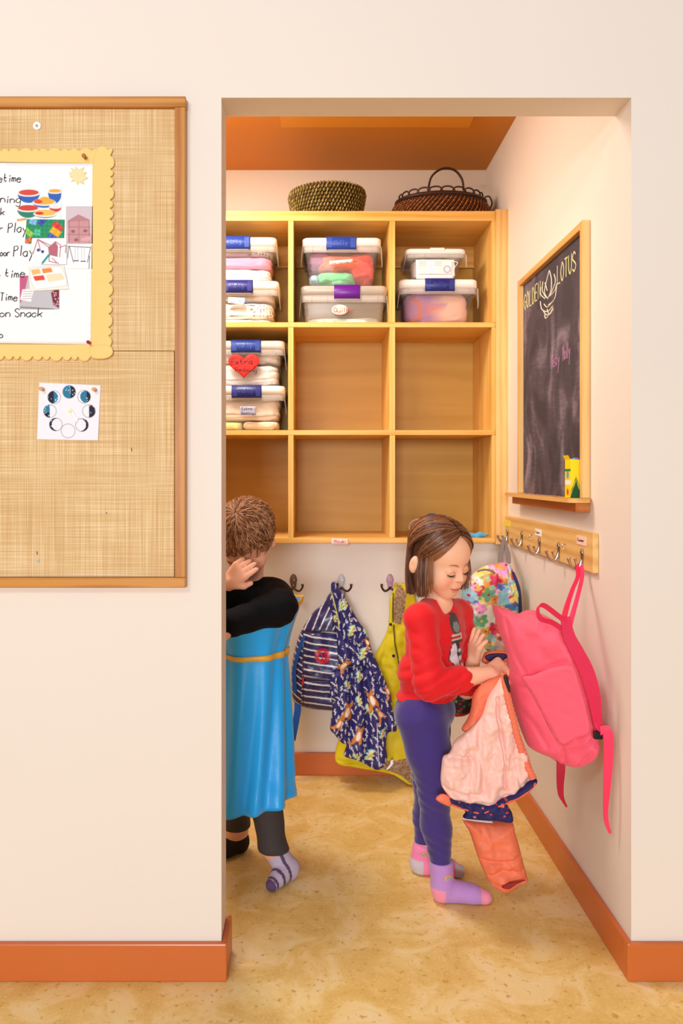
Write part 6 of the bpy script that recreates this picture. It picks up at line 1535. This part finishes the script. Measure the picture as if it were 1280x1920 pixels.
# short tousled hair
HCb = HB(0, -.014, .030)
mb = MB()
def bh(az, el, off):
    a, e = math.radians(az), math.radians(el); dv = (math.cos(e) * math.sin(a), math.cos(e) * math.cos(a), math.sin(e))
    return np.array(HCb) + dv[0] * (.073 + off) * HB.s + dv[1] * (.088 + off) * HB.f + dv[2] * (.078 + off) * HB.u
vv_ = []; ff_ = []
for i in range(25):
    for j in range(49):
        az = -180 + j * 7.5; lo = 18 if abs(az) < 55 else (-5 if abs(az) < 80 else (-32 if abs(az) < 180 else -32))
        vv_.append(bh(az, lo + (90 - lo) * i / 24, .003))
for i in range(24):
    for j in range(48): ff_.append((i * 49 + j, i * 49 + j + 1, (i + 1) * 49 + j + 1, (i + 1) * 49 + j))
mb.add(vv_, ff_, lin((112, 66, 34)))
for i in range(1900):
    az = rg.uniform(-180, 180); aa = abs(az); lo = 22 if aa < 55 else (0 if aa < 80 else -30)
    el = lo + (88 - lo) * rg.random() ** .8; off = .004; da = rg.uniform(-25, 25); pts = []
    ln = rg.uniform(20, 42)
    for t in np.linspace(0, 1, 6): pts.append(bh(az + da * t, max(el - ln * t, lo - 16), off + .012 * t * (1 - .3 * t) * rg.uniform(.6, 1.3)))
    v, f = tube(pts, [.001, .0016, .0016, .0015, .0012, .0004], 4, 1, caps=False); mb.add(v, f, lin(rg.choice([(150, 96, 56), (172, 122, 84), (128, 78, 42), (104, 60, 32), (190, 146, 112)])))
mb.build('hair', vcol('light_brown_hair', .5, 0, spec=.35), boy, True)
# black top
T = SDF((-.46, 1.92, .66), (.06, 2.44, 1.05), .0045)
T.ell(g(472, 1150, 2.28), [.108, .082, .092], M1, .02); T.ell(g(470, 1220, 2.29), [.098, .088, .08], M1, .03)
T.cap(s1, b0, .048, .045, .025); T.cap(s2, b0, .046, .045, .025); T.cap(s1, e1, .050, .046, .02); T.cap(e1, w1, .046, .036, .015); T.cap(s2, e2, .046, .040, .02); T.cap(e2, e2 * .25 + w2 * .75, .038, .030, .015)
T.cap(HB(0, -.02, -.05), b0 + (0, 0, .03), .036, .038, .004, True)
X, Y, Z = T.grid(); T.V = (T.V + vnoise(X * 22, Y * 22, Z * 30) * .009 - .003 * np.abs(np.sin((Z + X * .7) * 70))).astype(np.float32)
T.V = smax(T.V, P(0, 1245, 2.28)[2] - Z, .004).astype(np.float32)
v, f = T.mesh(); v = relax(v, f, 1, .4); obj('black_top', v, f, plain('black_jersey', (9, 8, 12), .85, spec=.15), boy)
# leggings
Lg = SDF((-.40, 2.08, .05), (.06, 2.52, .72), .0045); Lg.chain(l1, [.070, .050, .040, .036], .014); Lg.chain(l2[:3] + [l2[2] + (0, 0, -.02)], [.070, .050, .042, .042], .014)
X, Y, Z = Lg.grid(); Lg.V = smax(Lg.V + vnoise(X * 20, Y * 20, Z * 30) * .006, .085 - Z, .003).astype(np.float32)
v, f = Lg.mesh(); obj('leggings', relax(v, f, 1, .4), f, plain('charcoal_leggings', (64, 58, 58), .8, bump=.2), boy)
def bsock(pts, an, cz, base, st, lab):
    K = SDF(np.min([p for p in pts] + [an], 0) - .05, np.max([p for p in pts] + [an], 0) + .05, .003); foot(K, *pts, e=.003); K.cap(pts[0], an, .033, .033, .008)
    X, Y, Z = K.grid(); K.V = smax(smax(K.V, Z - cz, .003), .0015 - Z, .003).astype(np.float32); v, f = K.mesh(); v = relax(v, f, 1, .4)
    c = np.tile(np.array(lin(base)), (len(v), 1)); d = nv(pts[3] - pts[1]); t = (v - pts[1]) @ d; c[((t % .026) < .009) & (t > .012)] = lin(st); c[t > np.linalg.norm(pts[3] - pts[1]) + .004] = lin(st)
    obj('sock', v, f, vcol('striped_sock', .85, .3, 500), boy, True, col=c, label=lab)
bsock(f1, l1[2], .10, (196, 184, 206), (96, 70, 110), 'grey-lilac striped sock'); bsock(f2, l2[2] + (0, 0, .02), .17, (46, 30, 24), (46, 30, 24), 'dark brown sock')
# dress: one draped loft with gold bands as their own bands
def dress_ring(py, seg=140):
    t = (py - 1150) / 345.0
    rx = .138 - .045 * math.sin(min(1, max(0, t / .25)) * math.pi / 2) + .036 * min(1, max(0, (t - .2) / .8)); ry = rx * .98
    cx = 478 - 8 * t; c = g(cx, py, 2.255)
    out = []
    for i in range(seg):
        a = 2 * math.pi * i / seg
        amp = .004 + .010 * max(0, t - .2); fo = amp * math.sin(a * 9 + 1.5 * math.sin(a * 2 + t * 3) + t * 1.5) + .006 * math.sin(a * 4 + 5 * t) * max(0, t)
        fo += .006 * math.sin(t * 40 + 2 * math.sin(a * 3)) * max(0, t - .72)
        tilt = (-.045 * (1 - min(1, max(0, t) / .25)) if False else 0)
        x = c[0] + (rx + fo) * math.cos(a); y = c[1] + (ry + fo) * math.sin(a); z = c[2]
        z += (x - c[0]) * .32 * max(0, 1 - max(0, t) / .24) - .02 * math.cos((x - c[0]) / rx * 1.4) * 0
        if t > .75: z += .012 * (t - .75) / .25 * math.cos(2 * a + 1)
        out.append((x, y, z))
    return out
def loft_py(pys, off=0):
    rs = [dress_ring(p) for p in pys]
    if off:
        out = []
        for R in rs:
            c = np.mean(np.array(R), 0); out.append([tuple(np.array(q) + nv((q[0] - c[0], q[1] - c[1], 0)) * off) for q in R])
        rs = out
    return rs
M_satin = plain('blue_satin', (4, 168, 252), .38, var=.10, vscale=6, bump=.12, bscale=60, spec=.5, sheen=.2)
pys = list(np.linspace(1150, 1494, 60)); rs = loft_py(pys); rs_in = loft_py(pys[::-1], -.003)
v, f = rings(rs + rs_in, False, False); n = 140; m = len(rs + rs_in)
for q in range(n): f.append(((m - 1) * n + q, (m - 1) * n + (q + 1) % n, (q + 1) % n, q))
dr = obj('dress', v, f, M_satin, boy)
M_gold = plain('gold_ribbon', (226, 170, 60), .4, var=.12, vscale=50, spec=.5)
for a, b in ((1146, 1157), (1217, 1227)):
    rs = loft_py([a, (a + b) / 2, b], .0035); rs2 = loft_py([b, a], .0005); v, f = rings(rs + rs2, False, False); m = 5
    for q in range(n): f.append(((m - 1) * n + q, (m - 1) * n + (q + 1) % n, (q + 1) % n, q))
    obj('gold_band', v, f, M_gold, dr, label='gold band')
